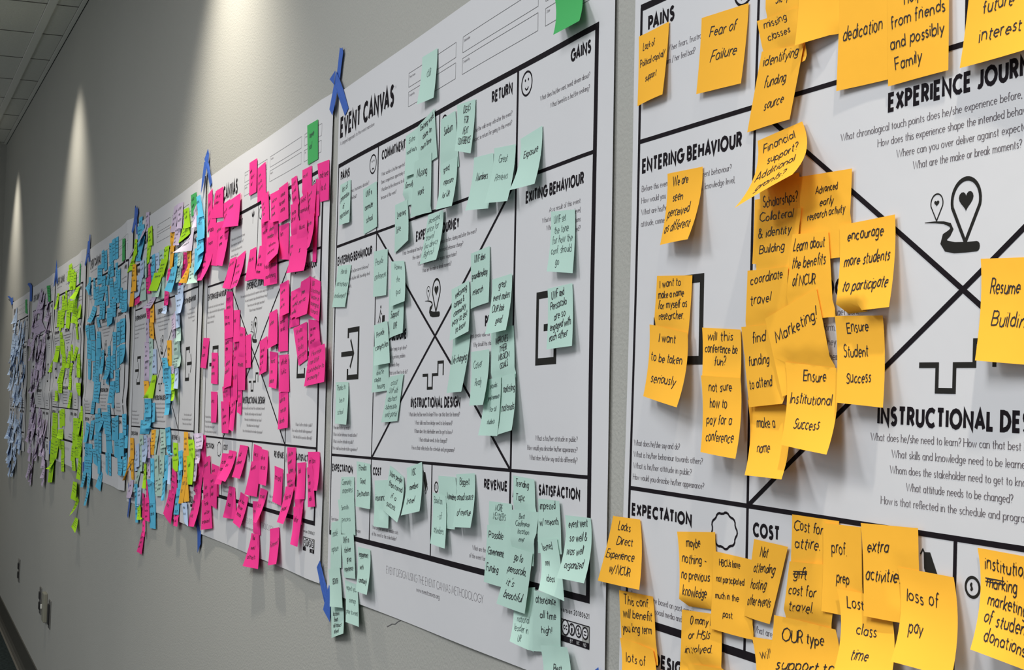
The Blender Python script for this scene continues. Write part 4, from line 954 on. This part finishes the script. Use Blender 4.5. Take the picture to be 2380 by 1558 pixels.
('c','*',5,0,[-50442,16019,30,-49600,15972,30,-50027,15351,78,-50781,15356,153]),
('c','*',5,0,[-48676,16558,30,-46795,16563,30,-46807,15798,139,-48930,15854,133]),
('c','*',5,0,[-45755,16226,36,-44348,16177,30,-43897,15580,54,-45481,15531,59]),
('c','*',5,0,[-45794,15596,30,-44310,15622,34,-44926,14920,71,-47483,14878,72]),
('c','*',5,0,[-42410,16563,30,-41646,16555,30,-41278,15875,54,-42036,15876,54]),
('c','*',5,0,[-43184,16276,30,-42219,16291,30,-42578,15574,57,-43451,15579,140]),
('c','*',5,0,[-40258,16480,47,-38647,16385,93,-40064,15873,104,-40688,15880,205]),
('c','*',5,0,[-39199,16112,90,-38420,16167,100,-37996,15676,129,-39194,15634,102]),
('c','*',5,0,[-39322,15715,72,-38196,15696,108,-37619,15211,153,-38756,15220,144]),
('c','*',5,0,[-42330,15793,40,-41289,15794,30,-41944,15132,56,-42652,15104,62]),
('c','*',5,0,[-42519,15190,39,-41653,15218,50,-41162,14648,120,-41941,14717,152]),
('c','*',5,0,[-46860,14997,30,-44874,15017,90,-44337,14488,145,-46336,14454,61]),
('c','*',5,0,[-48016,14537,30,-46913,14555,30,-46313,14104,114,-47427,14078,145]),
('c','*',5,0,[-41811,14578,30,-40929,14573,33,-41288,13915,120,-42182,13928,128]),
('c','*',5,0,[-38869,15003,85,-37614,15017,128,-37046,14523,182,-38197,14502,121]),
('c','*',5,0,[-48999,13534,30,-46971,13549,30,-46488,12927,54,-48838,12883,54]),
('c','*',5,1,[-49223,12915,30,-46857,12958,30,-46267,12346,54,-48946,12269,54]),
('c','*',5,0,[-49262,12301,30,-47358,12385,35,-47679,11504,58,-49447,11451,54]),
('c','*',5,1,[-47366,12407,35,-45482,12469,30,-45826,11584,132,-47902,11491,58]),
('c','*',5,1,[-49631,11441,30,-47316,11546,30,-47252,10467,135,-49560,10307,100]),
('c','*',5,0,[-47938,11401,30,-46871,11549,30,-47654,11015,268,-48881,10973,274]),
('c','*',5,0,[-46158,13704,30,-44900,13739,30,-44595,12999,54,-45635,12960,54]),
('c','*',5,0,[-45548,13786,30,-43805,13833,30,-43513,13124,54,-44618,13062,54]),
('c','*',5,0,[-44938,12429,30,-43613,12468,30,-43223,11773,54,-44428,11706,54]),
('c','*',5,0,[-44704,11798,30,-43471,11864,32,-43098,11204,56,-44281,11140,54]),
('c','*',5,0,[-45935,12536,30,-45097,12572,30,-44542,12062,77,-45365,12042,68]),
('c','*',5,0,[-46269,12849,30,-44003,12980,30,-43399,12539,136,-45608,12515,177]),
('c','*',5,0,[-37527,14108,104,-37524,14110,20,-37014,13555,66,-37018,13553,159]),
('c','*',5,0,[-37602,13575,20,-37351,13583,20,-36605,13035,46,-37205,13010,62]),
('c','*',5,0,[-40164,13569,48,-37954,13620,115,-37735,13025,136,-39913,12936,71]),
('c','*',5,0,[-37561,13864,129,-37470,13888,46,-37441,12902,164,-38580,12853,134]),
('c','*',5,0,[-36995,13133,90,-36715,13145,38,-37186,12414,61,-37335,12425,139]),
('c','*',5,0,[-40154,13007,48,-38205,13084,106,-37976,12470,128,-39899,12376,72]),
('c','*',5,0,[-38363,12882,101,-37556,12918,20,-37240,12353,72,-38027,12312,126]),
('c','*',5,0,[-38886,12387,84,-36945,12484,72,-37180,12087,87,-38661,12044,105]),
('c','*',5,0,[-40143,12445,48,-38436,12507,98,-38425,11881,115,-40439,11826,73]),
('c','*',5,0,[-39915,11935,54,-38444,11997,98,-37829,11565,167,-39308,11493,131]),
('c','*',5,1,[-37504,12127,110,-37114,12092,20,-37063,11250,70,-37456,11299,178]),
('c','*',5,1,[-39505,11044,65,-37506,11142,130,-37597,10402,140,-39790,10346,106]),
('c','*',5,0,[-37485,10604,112,-37554,10444,20,-38065,9859,249,-38626,9702,280]),
('c','*',5,0,[-37730,9772,121,-37424,9741,59,-36881,9237,202,-38349,9347,201]),
('g','*',6,1,[-54218,19541,30,-52375,19489,42,-51405,18686,75,-53160,18725,54]),
('v','*',6,1,[-62781,17684,30,-56509,18045,30,-53704,17385,54,-58947,17170,54]),
('v','*',6,0,[-66669,17014,30,-62899,17099,30,-60866,16593,54,-65958,16768,93]),
('g','*',7,1,[-66888,19313,33,-65489,19296,46,-64783,18454,71,-66446,18568,56]),
('l','*',7,1,[-75513,17418,30,-70987,17386,30,-70536,16214,54,-75528,16304,147]),
('l','*',7,0,[-75346,18524,30,-72768,19108,30,-72434,18161,54,-75984,18144,166])]
rnd = random.Random(5)
def quadrow(c, tx, k, one, q):
    P = np.array(q, float).reshape(4, 3) / 10000.0
    return [c, tx, k, one, P]
LST = [quadrow(*n) for n in NOTES]
def filler(k, c, n, zones):
    dx, dz, t = POS[k]; out = []
    for i in range(n):
        u0, u1, v0, v1 = zones[i % len(zones)]
        u = rnd.uniform(u0, u1); v = rnd.uniform(v0, v1); a = rnd.gauss(0, .12); s = .0755; P = []
        for q, (x, y) in enumerate(((0, 0), (s, 0), (s, s), (0, s))):
            X = u + x * cos(a) - y * sin(a); Y = v + x * sin(a) + y * cos(a)
            p = pp(k, X, Y); P.append((p[0], p[2], -p[1] + (.001 if q < 2 else rnd.uniform(.004, .022))))
        out.append([c, '*', k, 0, np.array(P)])
    return sorted(out, key=lambda r: -r[4][0][1] * 0.3 + rnd.uniform(0, .2))
Z6 = [(.0, .2, .0, .14), (.2, .5, -.05, .2), (.5, .85, -.06, .15), (.3, .6, -.10, -.02), (.85, 1.0, .02, .15), (-.02, .25, .18, .45), (.25, .5, .18, .4), (.5, .8, .12, .3),
      (.0, .3, .5, .72), (.3, .6, .5, .70), (.6, .95, .5, .66), (.75, 1.03, .55, .72), (.2, .35, .45, .62), (.05, .3, .70, .84), (.5, 1.0, .62, .80)]
Z7 = [(-.05, .25, .0, .2), (.2, .55, -.04, .2), (.55, .9, .0, .2), (-.08, .2, .2, .38), (.2, .6, .2, .4), (.6, 1.0, .12, .42), (.3, .9, .38, .46), (-.05, .35, .52, .72),
      (.3, .7, .52, .74), (.7, 1.03, .52, .72), (.1, .6, .70, .84), (-.05, .2, .6, .85)]
LST = filler(7, 'l', 120, Z7) + filler(6, 'v', 130, Z6) + LST

# raster of the wall, 4 mm cells, to stack the notes
CS = 0.004; GX0, GZ0 = -8.9, 0.6; NX, NZ = int(12.6 / CS), int(2.2 / CS)
LAY = np.zeros((NX, NZ), np.int16)
NS, NT = 9, 11
sa = np.linspace(0, 1, 22)
SS, TT = np.meshgrid(sa, sa, indexing='ij')
def cells(P):
    X = ((1 - SS) * (1 - TT) * P[0, 0] + SS * (1 - TT) * P[1, 0] + SS * TT * P[2, 0] + (1 - SS) * TT * P[3, 0])
    Z = ((1 - SS) * (1 - TT) * P[0, 1] + SS * (1 - TT) * P[1, 1] + SS * TT * P[2, 1] + (1 - SS) * TT * P[3, 1])
    return np.clip(((X - GX0) / CS).astype(int), 1, NX - 2), np.clip(((Z - GZ0) / CS).astype(int), 1, NZ - 2)
g_s = np.linspace(0, 1, NS); g_t = np.linspace(0, 1, NT)
for r in LST:
    c, tx, k, one, P = r
    ix, iz = cells(P); lv = int(LAY[ix, iz].max()) + 1 if True else 1
    lv = min(lv, 9); LAY[ix, iz] = np.maximum(LAY[ix, iz], lv)
    S, T = np.meshgrid(g_s, g_t, indexing='ij')
    X = (1 - S) * (1 - T) * P[0, 0] + S * (1 - T) * P[1, 0] + S * T * P[2, 0] + (1 - S) * T * P[3, 0]
    Z = (1 - S) * (1 - T) * P[0, 1] + S * (1 - T) * P[1, 1] + S * T * P[2, 1] + (1 - S) * T * P[3, 1]
    B = np.array([[base_h(k, X[i, j], Z[i, j]) for j in range(NT)] for i in range(NS)]) + 0.0011 + 0.00045 * lv
    hT = np.maximum(B[:, 0], (1 - g_s) * P[0, 2] + g_s * P[1, 2])[:, None]
    hB = ((1 - g_s) * P[3, 2] + g_s * P[2, 2])[:, None]
    e = 1.5 + 25 * max(0, min(.03, max(P[2, 2], P[3, 2]) - .012))
    bow = rnd.uniform(-.0012, .0016) * (S * (1 - S) * 4) * T
    # the free end leaves the wall; the belly swings sideways a little less than the corners
    tt = T ** e
    H = hT + (hB - hT) * tt + bow
    r.append(np.maximum(H, B)); r.append(B); r.append((X, Z))
HC = np.full((NX, NZ), 9.0); OWN_ = np.full((NX, NZ), -1, int)
for n_, r in enumerate(LST):
    cx, cz = cells(r[4]); OWN_[cx, cz] = n_; r.append(n_)
fs = sa * (NS - 1); ft = sa * (NT - 1)
i0 = np.minimum(fs.astype(int), NS - 2); j0 = np.minimum(ft.astype(int), NT - 2)
wi = (fs - i0)[:, None]; wj = (ft - j0)[None, :]
for r in reversed(LST):
    H, B, (X, Z) = r[5], r[6], r[7]
    ix = np.clip(((X - GX0) / CS).astype(int), 2, NX - 3); iz = np.clip(((Z - GZ0) / CS).astype(int), 2, NZ - 3)
    cap = np.full(H.shape, 9.0)
    for a in (-1, 0, 1):
        for b in (-1, 0, 1): cap = np.minimum(cap, HC[ix + a, iz + b])
    if (HC[ix, iz] < 8).mean() < .12: cap = HC[ix, iz]
    H = np.maximum(np.minimum(H, cap - 0.0011), B)
    r[5] = H
    h00 = H[i0][:, j0]; h10 = H[i0 + 1][:, j0]; h01 = H[i0][:, j0 + 1]; h11 = H[i0 + 1][:, j0 + 1]
    HF = (1 - wi) * (1 - wj) * h00 + wi * (1 - wj) * h10 + (1 - wi) * wj * h01 + wi * wj * h11
    cx, cz = cells(r[4]); np.minimum.at(HC, (cx, cz), HF)

GF = [(i * NT + j, i * NT + j + 1, (i + 1) * NT + j + 1, (i + 1) * NT + j) for i in range(NS - 1) for j in range(NT - 1)]
def on_note(r, s, t, off=0.0003):
    s = min(.999, max(.001, s)); t = min(.999, max(.001, t)); H = r[5]; X, Z = r[7]
    a = s * (NS - 1); b = t * (NT - 1); i, j = int(a), int(b); a -= i; b -= j
    f = lambda A: (1 - a) * (1 - b) * A[i, j] + a * (1 - b) * A[i + 1, j] + (1 - a) * b * A[i, j + 1] + a * b * A[i + 1, j + 1]
    return (f(X), -(f(H) + off), f(Z))
def writing(r):
    c, tx, k, one, P = r[:5]; rb = Ribbons(); seed = random.Random(int(abs(P[0, 0]) * 1e5) % 99991)
    if tx == '': return None
    if not tx.startswith('*'):
        lines = [l for l in tx.split('/')]
        if k == 1 and tx.startswith('Lack of'): lines = ['Lack of', 'Political capital/', 'support']
        if 'w' in lines and k: pass
        fixed = []
        for l in lines:
            if fixed and fixed[-1] == 'w': fixed[-1] = 'w/' + l
            elif l != '': fixed.append(l)
        lines = [l for l in fixed if l != '.']; n = len(lines); mx = max(len(l) for l in lines)
        cx, cz = cells(P); vis = (OWN_[cx, cz] == r[8]); rows_ = np.where(vis.mean(0) > .5)[0]; cols_ = np.where(vis[:, rows_].mean(1) > .5)[0] if len(rows_) else []
        t0, t1 = (rows_[0] / 21, rows_[-1] / 21) if len(rows_) > 3 else (0, 1); s0, s1 = (cols_[0] / 21, cols_[-1] / 21) if len(cols_) > 3 else (0, 1)
        if s1 - s0 < .5: s0, s1 = 0, 1
        if t1 - t0 < .3: t0, t1 = 0, 1
        sw = s1 - s0; th = t1 - t0; fill = seed.uniform(.80, .90)
        cap = min(.14 if n < 3 else .13, th * .64 / n, fill * sw / (mx * .47)); lh = min(cap * 2.3, th * .86 / n); y0 = t0 + max(.03, (th - lh * n) * seed.uniform(.35, .55))
        if tx.startswith('./'): y0 = .62
        dark = seed.random() < (.95 if c == 'o' else .6); rot = seed.uniform(-.02, .08); sl = seed.uniform(0, .25)
        for i, l in enumerate(lines):
            wl = min(len(l) * .57 * cap, fill * sw); free = max(0, sw - wl - .06); x = s0 + .04 + free * (seed.uniform(.15, .6) if n > 1 else .5)
            if l in ('gift', 'marking'):
                for q_ in (.35, .6): rb.stroke([(x - .02, -(y0 + lh * i + cap * (1.1 - q_))), (x + wl * (1 if l == 'gift' else .6), -(y0 + lh * i + cap * (1.0 - q_)))], .012)
            rb.text(l, x, -(y0 + lh * i + cap * 1.1), cap, 'hand', wl, 'l', sl, rot, 4, seed, wt=min(12, (1.45 if dark else 1.0) / cap))
        m = 'pen' if dark else 'pen2'
    else:
        if k <= 3:
            n = seed.choice([1, 2, 2, 3, 3, 4]); m = 'pen' if seed.random() < .55 else 'pen2'; y = seed.uniform(.12, .26); cap = seed.uniform(.11, .15) * (1.15 if n < 3 else .95)
            rot = seed.uniform(-.02, .16)
            for i in range(n):
                wd = ''.join(seed.choice('acemnorsuvwitlehd') for _ in range(seed.randint(3, 7)))
                if seed.random() < .5: wd = wd[:3] + ' ' + ''.join(seed.choice('aeonrstl') for _ in range(seed.randint(2, 4)))
                rb.text(wd, seed.uniform(.06, .22), -(y + cap), cap, 'hand', min(.8, len(wd) * .5 * cap * 1.1), 'l', seed.uniform(.05, .35), rot, 3, seed, wt=min(12, 1.5 / cap))
                y += cap * seed.uniform(1.5, 2.1)
                if y > .8: break
            V = [on_note(r, x, -y_) for x, y_ in rb.v]
            return V, rb.f, m
        big = k <= 3; n = seed.randint(2, 5); y = seed.uniform(.14, .3); m = 'pen' if seed.random() < .5 else 'pen2'
        rot = seed.uniform(-.25, .1) if k > 2 else seed.uniform(0, .2)
        for i in range(n):
            x = seed.uniform(.08, .25); xe = seed.uniform(.55, .92); a = seed.uniform(.03, .05)
            while x < xe:
                wl = seed.uniform(.1, .3); pts = []; nn = max(3, int(wl / (.022 if big else .05)))
                for j in range(nn + 1): pts.append((x + wl * j / nn, -(y) + (a if j % 2 else 0) * seed.uniform(.4, 1.5) + rot * (x + wl * j / nn - .3) * .5))
                rb.stroke(pts, .013 if big else .02); x += wl + .06
            y += seed.uniform(.13, .2)
            if y > .85: break
    V = [on_note(r, x, -y) for x, y in rb.v]
    return V, rb.f, m

def box_name(u, v):
    if v < -.03: return 'title strip'
    if v < .135: return 'Pains box' if u < .23 else 'Commitment box' if u < .54 else 'Return box' if u < .85 else 'Gains box'
    if v < .49:
        if u < .22: return 'Entering Behaviour box'
        if u > .85: return 'Exiting Behaviour box'
        x = (u - .244) / .614; y = (v - .1417) / .3617
        if y < x and y < 1 - x: return 'Experience Journey box'
        if y > x and y > 1 - x: return 'Instructional Design box'
        return 'Jobs box' if x < .5 else 'Promise box'
    if v < .625: return 'Expectation box' if u < .23 else 'Cost box' if u < .54 else 'Revenue box' if u < .85 else 'Satisfaction box'
    return 'bottom margin'
ORD = ['topmost', 'second', 'third', 'fourth', 'fifth', 'sixth', 'seventh', 'eighth', 'ninth', 'tenth', 'eleventh', 'twelfth', 'thirteenth', 'fourteenth',
       'fifteenth', 'sixteenth', 'seventeenth', 'eighteenth', 'nineteenth', 'twentieth'] + ['twenty-' + x for x in ('first', 'second', 'third', 'fourth', 'fifth', 'sixth', 'seventh', 'eighth', 'ninth')] + ['thirtieth'] + ['thirty-' + x for x in ('first', 'second', 'third', 'fourth')]
PN = ['mint poster', 'orange poster', 'pink poster', 'multicoloured poster', 'blue poster', 'lime poster', 'lavender poster', 'pale blue poster']
OWN = {0: 'm', 1: 'o', 2: 'p', 4: 'b', 5: 'c', 6: 'v', 7: 'l'}
bucket = {}
for r in LST:
    if not r[3]: continue
    u, v = to_uv(r[2], *(r[4].mean(0)[:2])); key = (r[2], r[0], box_name(u, v)); bucket.setdefault(key, []).append((v, id(r)))
rank = {}
for key, L_ in bucket.items():
    for i, (_, q) in enumerate(sorted(L_)): rank[q] = (i, len(L_), key)
used = set()
def label_of(r):
    c, tx, k = r[:3]; i, n, (_, _, bx) = rank[id(r)]
    if tx and not tx.startswith('*') and tx != '$':
        words_ = tx.replace('/', ' ').replace('.', '').replace('"', '').replace('  ', ' ').split()[:7]
        s = '%s sticky note reading %s over the %s' % (CN[c], ' '.join(words_), bx)
    else:
        wh = 'the only' if n == 1 else (ORD[i] if i else 'topmost')
        if c == 'g': s = 'dark green sticky note at the top of the %s' % PN[k]
        elif c == 'w': s = 'whitish lilac sticky note curling far out from the multicoloured poster'
        elif k == 3: s = ('%s sticky note, %s of its colour downward over the %s, multicoloured poster' % (CN[c], wh, bx)) if n > 1 else '%s sticky note, only one of its colour over the %s, multicoloured poster' % (CN[c], bx)
        else: s = '%s%s sticky note, %s downward over the %s of the %s' % ('blank ' if tx == '' else '', CN[c], wh, bx, PN[k])
        if n == 1 and k != 3 and c not in 'gw': s = '%s sticky note, only one over the %s of the %s' % (CN[c], bx, PN[k])
    s = s.replace('topmost of its colour downward', 'topmost of its colour').replace('topmost downward', 'topmost')
    if k >= 4 and c != 'g': s = 'larger ' + s.replace(', only one over', ' alone over')
    if s in used: s = s.replace('sticky note', 'square sticky note')
    used.add(s); return s
stuff = {}
for r in LST:
    c, tx, k, one, P, H, B, (X, Z) = r[:8]
    V = [(X[i, j], -H[i, j], Z[i, j]) for i in range(NS) for j in range(NT)]
    wr = writing(r)
    if one:
        loc = ((V[0][0] + V[(NS - 1) * NT][0]) / 2, 0.0, (V[0][2] + V[(NS - 1) * NT][2]) / 2)
        o = mesh('sticky_note', V, GF, c, None, True, loc)
        tag(o, label_of(r), 'sticky note', '%s notes on the %s' % (CN[c], PN[k]))
        if wr: ch = mesh('handwriting', wr[0], wr[1], wr[2], o, False, loc); ch.location = (0, 0, 0)
    else:
        S_ = stuff.setdefault((k, c), [[], [], []]); b = len(S_[0]); S_[0] += V; S_[1] += [tuple(b + q for q in f) for f in GF]; S_[2] += [0] * len(GF)
        if wr: b = len(S_[0]); S_[0] += wr[0]; S_[1] += [tuple(b + q for q in f) for f in wr[1]]; S_[2] += [1] * len(wr[1])
for (k, c), (V, F, mi) in stuff.items():
    o = mesh('sticky_note_mass', V, F, None, None, False, None, [c, 'pen2'], mi)
    tag(o, 'mass of the smallest %s sticky notes overlapping on the %s' % (CN[c], PN[k]), 'sticky notes', None, 'stuff')

# ------------------------------------------------------------------ blue masking tape
TAPE = [('blue tape pieces forming an inverted Y between pink and mint posters', [[(-305, 20950, 40), (-92, 20818, 40), (-36, 21012, 40), (64, 21252, 40), (2, 21354, 40), (-86, 21348, 40), (-164, 21384, 40)], [(-355, 20750, 61), (-227, 20592, 40), (137, 20280, 40), (351, 20100, 40), (562, 20201, 40), (179, 20582, 40), (-91, 20807, 40), (-290, 20988, 61)], [(-594, 20346, 69), (-404, 20211, 63), (-283, 20350, 61), (-226, 20581, 40), (-138, 20696, 40), (-356, 20761, 61)], [(-333, 20747, 61), (-290, 20988, 61), (-624, 20891, 70)]]), ('blue tape pieces at the top seam between multicoloured and pink posters', [[(-12654, 20955, 74), (-12785, 20885, 81), (-12649, 20771, 74), (-12459, 20724, 40), (-12401, 20970, 40), (-12437, 21098, 63)], [(-12076, 20108, 40), (-11859, 20199, 40), (-12373, 20742, 40), (-12605, 20795, 71)], [(-12916, 20348, 88), (-12964, 20040, 91), (-12797, 20194, 82), (-12465, 20753, 40), (-12726, 20808, 78)]]), ('blue tape pieces at the top seam between blue and multicoloured posters', [[(-24677, 20311, 93), (-24458, 20335, 40), (-24218, 20526, 40), (-24361, 20730, 40), (-24574, 20691, 40), (-24819, 20820, 40), (-24667, 20755, 82)], [(-24752, 19975, 141), (-24703, 19896, 112), (-24391, 20329, 40), (-24663, 20387, 85)], [(-24367, 19866, 40), (-24114, 19847, 40), (-24339, 20382, 40), (-24656, 20331, 40)]]), ('blue tape pieces at the top seam between lime and blue posters', [[(-37354, 20023, 94), (-36933, 20086, 40), (-36915, 20771, 40), (-37103, 20796, 40), (-37301, 20562, 40), (-37344, 20541, 76)], [(-37397, 19634, 152), (-37374, 19548, 125), (-37090, 20010, 40), (-37351, 20066, 90)], [(-37029, 19705, 40), (-36640, 19725, 40), (-36947, 20129, 40), (-37326, 20067, 40)]]), ('blue tape pieces at the top seam between lavender and lime posters', [[(-49654, 20164, 91), (-49841, 19645, 114), (-50234, 19318, 104), (-49739, 19342, 108), (-49586, 19703, 80), (-49605, 20279, 40), (-49568, 20538, 75)], [(-49509, 19427, 40), (-48994, 19449, 40), (-49605, 20279, 40), (-49595, 20162, 81)]]), ('blue tape pieces at the top seam between pale blue and lavender posters', [[(-63804, 19844, 74), (-63212, 19754, 40), (-62905, 19921, 40), (-63759, 20105, 71), (-64949, 20176, 73), (-65619, 20123, 66)], [(-63714, 19115, 70), (-62717, 19082, 40), (-62867, 19838, 40), (-63814, 19877, 74)]]), ('blue tape pieces at the far top corner of the last poster', [[(-77302, 19590, 55), (-77124, 19734, 55), (-79879, 20027, 55), (-81234, 20039, 55)], [(-77431, 19349, 55), (-76196, 19402, 55), (-76413, 19820, 55), (-78677, 19752, 55)]]), ('blue tape pieces at the bottom seam between pink and mint posters', [[(-280, 12353, 64), (-451, 12216, 70), (-147, 11892, 61), (55, 11645, 40), (263, 11632, 40), (255, 11881, 40), (-89, 12110, 40)], [(114, 11733, 40), (-12, 11536, 40), (459, 11388, 40), (432, 11979, 40), (330, 12004, 40)]]), ('blue tape pieces at the bottom seam between multicoloured and pink posters', [[(-12107, 11608, 40), (-11834, 11459, 40), (-11684, 11679, 40), (-12148, 12047, 63), (-12364, 12087, 70)], [(-12012, 11206, 40), (-11671, 11447, 40), (-11701, 11765, 40), (-12119, 11666, 40)]]), ('blue tape pieces at the bottom seam between blue and multicoloured posters', [[(-24244, 11834, 40), (-23908, 11807, 40), (-24328, 12294, 40), (-24638, 12274, 40)], [(-24126, 11029, 40), (-23927, 10970, 40), (-23626, 11419, 40), (-23482, 11839, 40), (-23855, 11605, 40)]]), ('blue tape piece at the bottom seam between lime and blue posters', [[(-36553, 11571, 40), (-36150, 11597, 40), (-36117, 12036, 40), (-36626, 11973, 40)]]), ('blue tape piece at the bottom seam between lavender and lime posters', [[(-49505, 11618, 87), (-49356, 11582, 40), (-49343, 12246, 40), (-49559, 12191, 95)]]), ('blue tape piece low between the mint and orange posters, nearly out of frame', [[(11609, 12165, 62), (11713, 12186, 60), (11571, 12562, 63), (11498, 12526, 64)]])]
for ti, (lab, strips) in enumerate(TAPE):
    xs_ = [p[0] for s in strips for p in s]; zs_ = [p[1] for s in strips for p in s]
    t = empty('masking_tape', (sum(xs_) / len(xs_) / 1e4, 0, sum(zs_) / len(zs_) / 1e4)); tag(t, lab, 'tape', 'blue tape holding up the posters')
    for si, s in enumerate(strips):
        V = []; n = len(s)
        for d in (0.0004, 0.0):
            for p in s: V.append((p[0] / 1e4 - t.location.x, -(p[2] / 1e4 + si * 0.0006 + d), p[1] / 1e4 - t.location.z))
        F = [tuple(range(n)), tuple(reversed(range(n, 2 * n)))] + [(i, n + i, n + (i + 1) % n, (i + 1) % n) for i in range(n)]
        mesh('tape_strip', V, F, 'tape', t)
rb = Ribbons(); rb.stroke([(0, 0), (-.02, -.006), (-.035, -.012), (-.05, -.014), (-.075, -.022)], .0011)
sx, sz = (0.439, 1.201)
o = mesh('scuff_mark', [(sx + x, -0.0006, sz + y) for x, y in rb.v], rb.f, 'hair', w_)
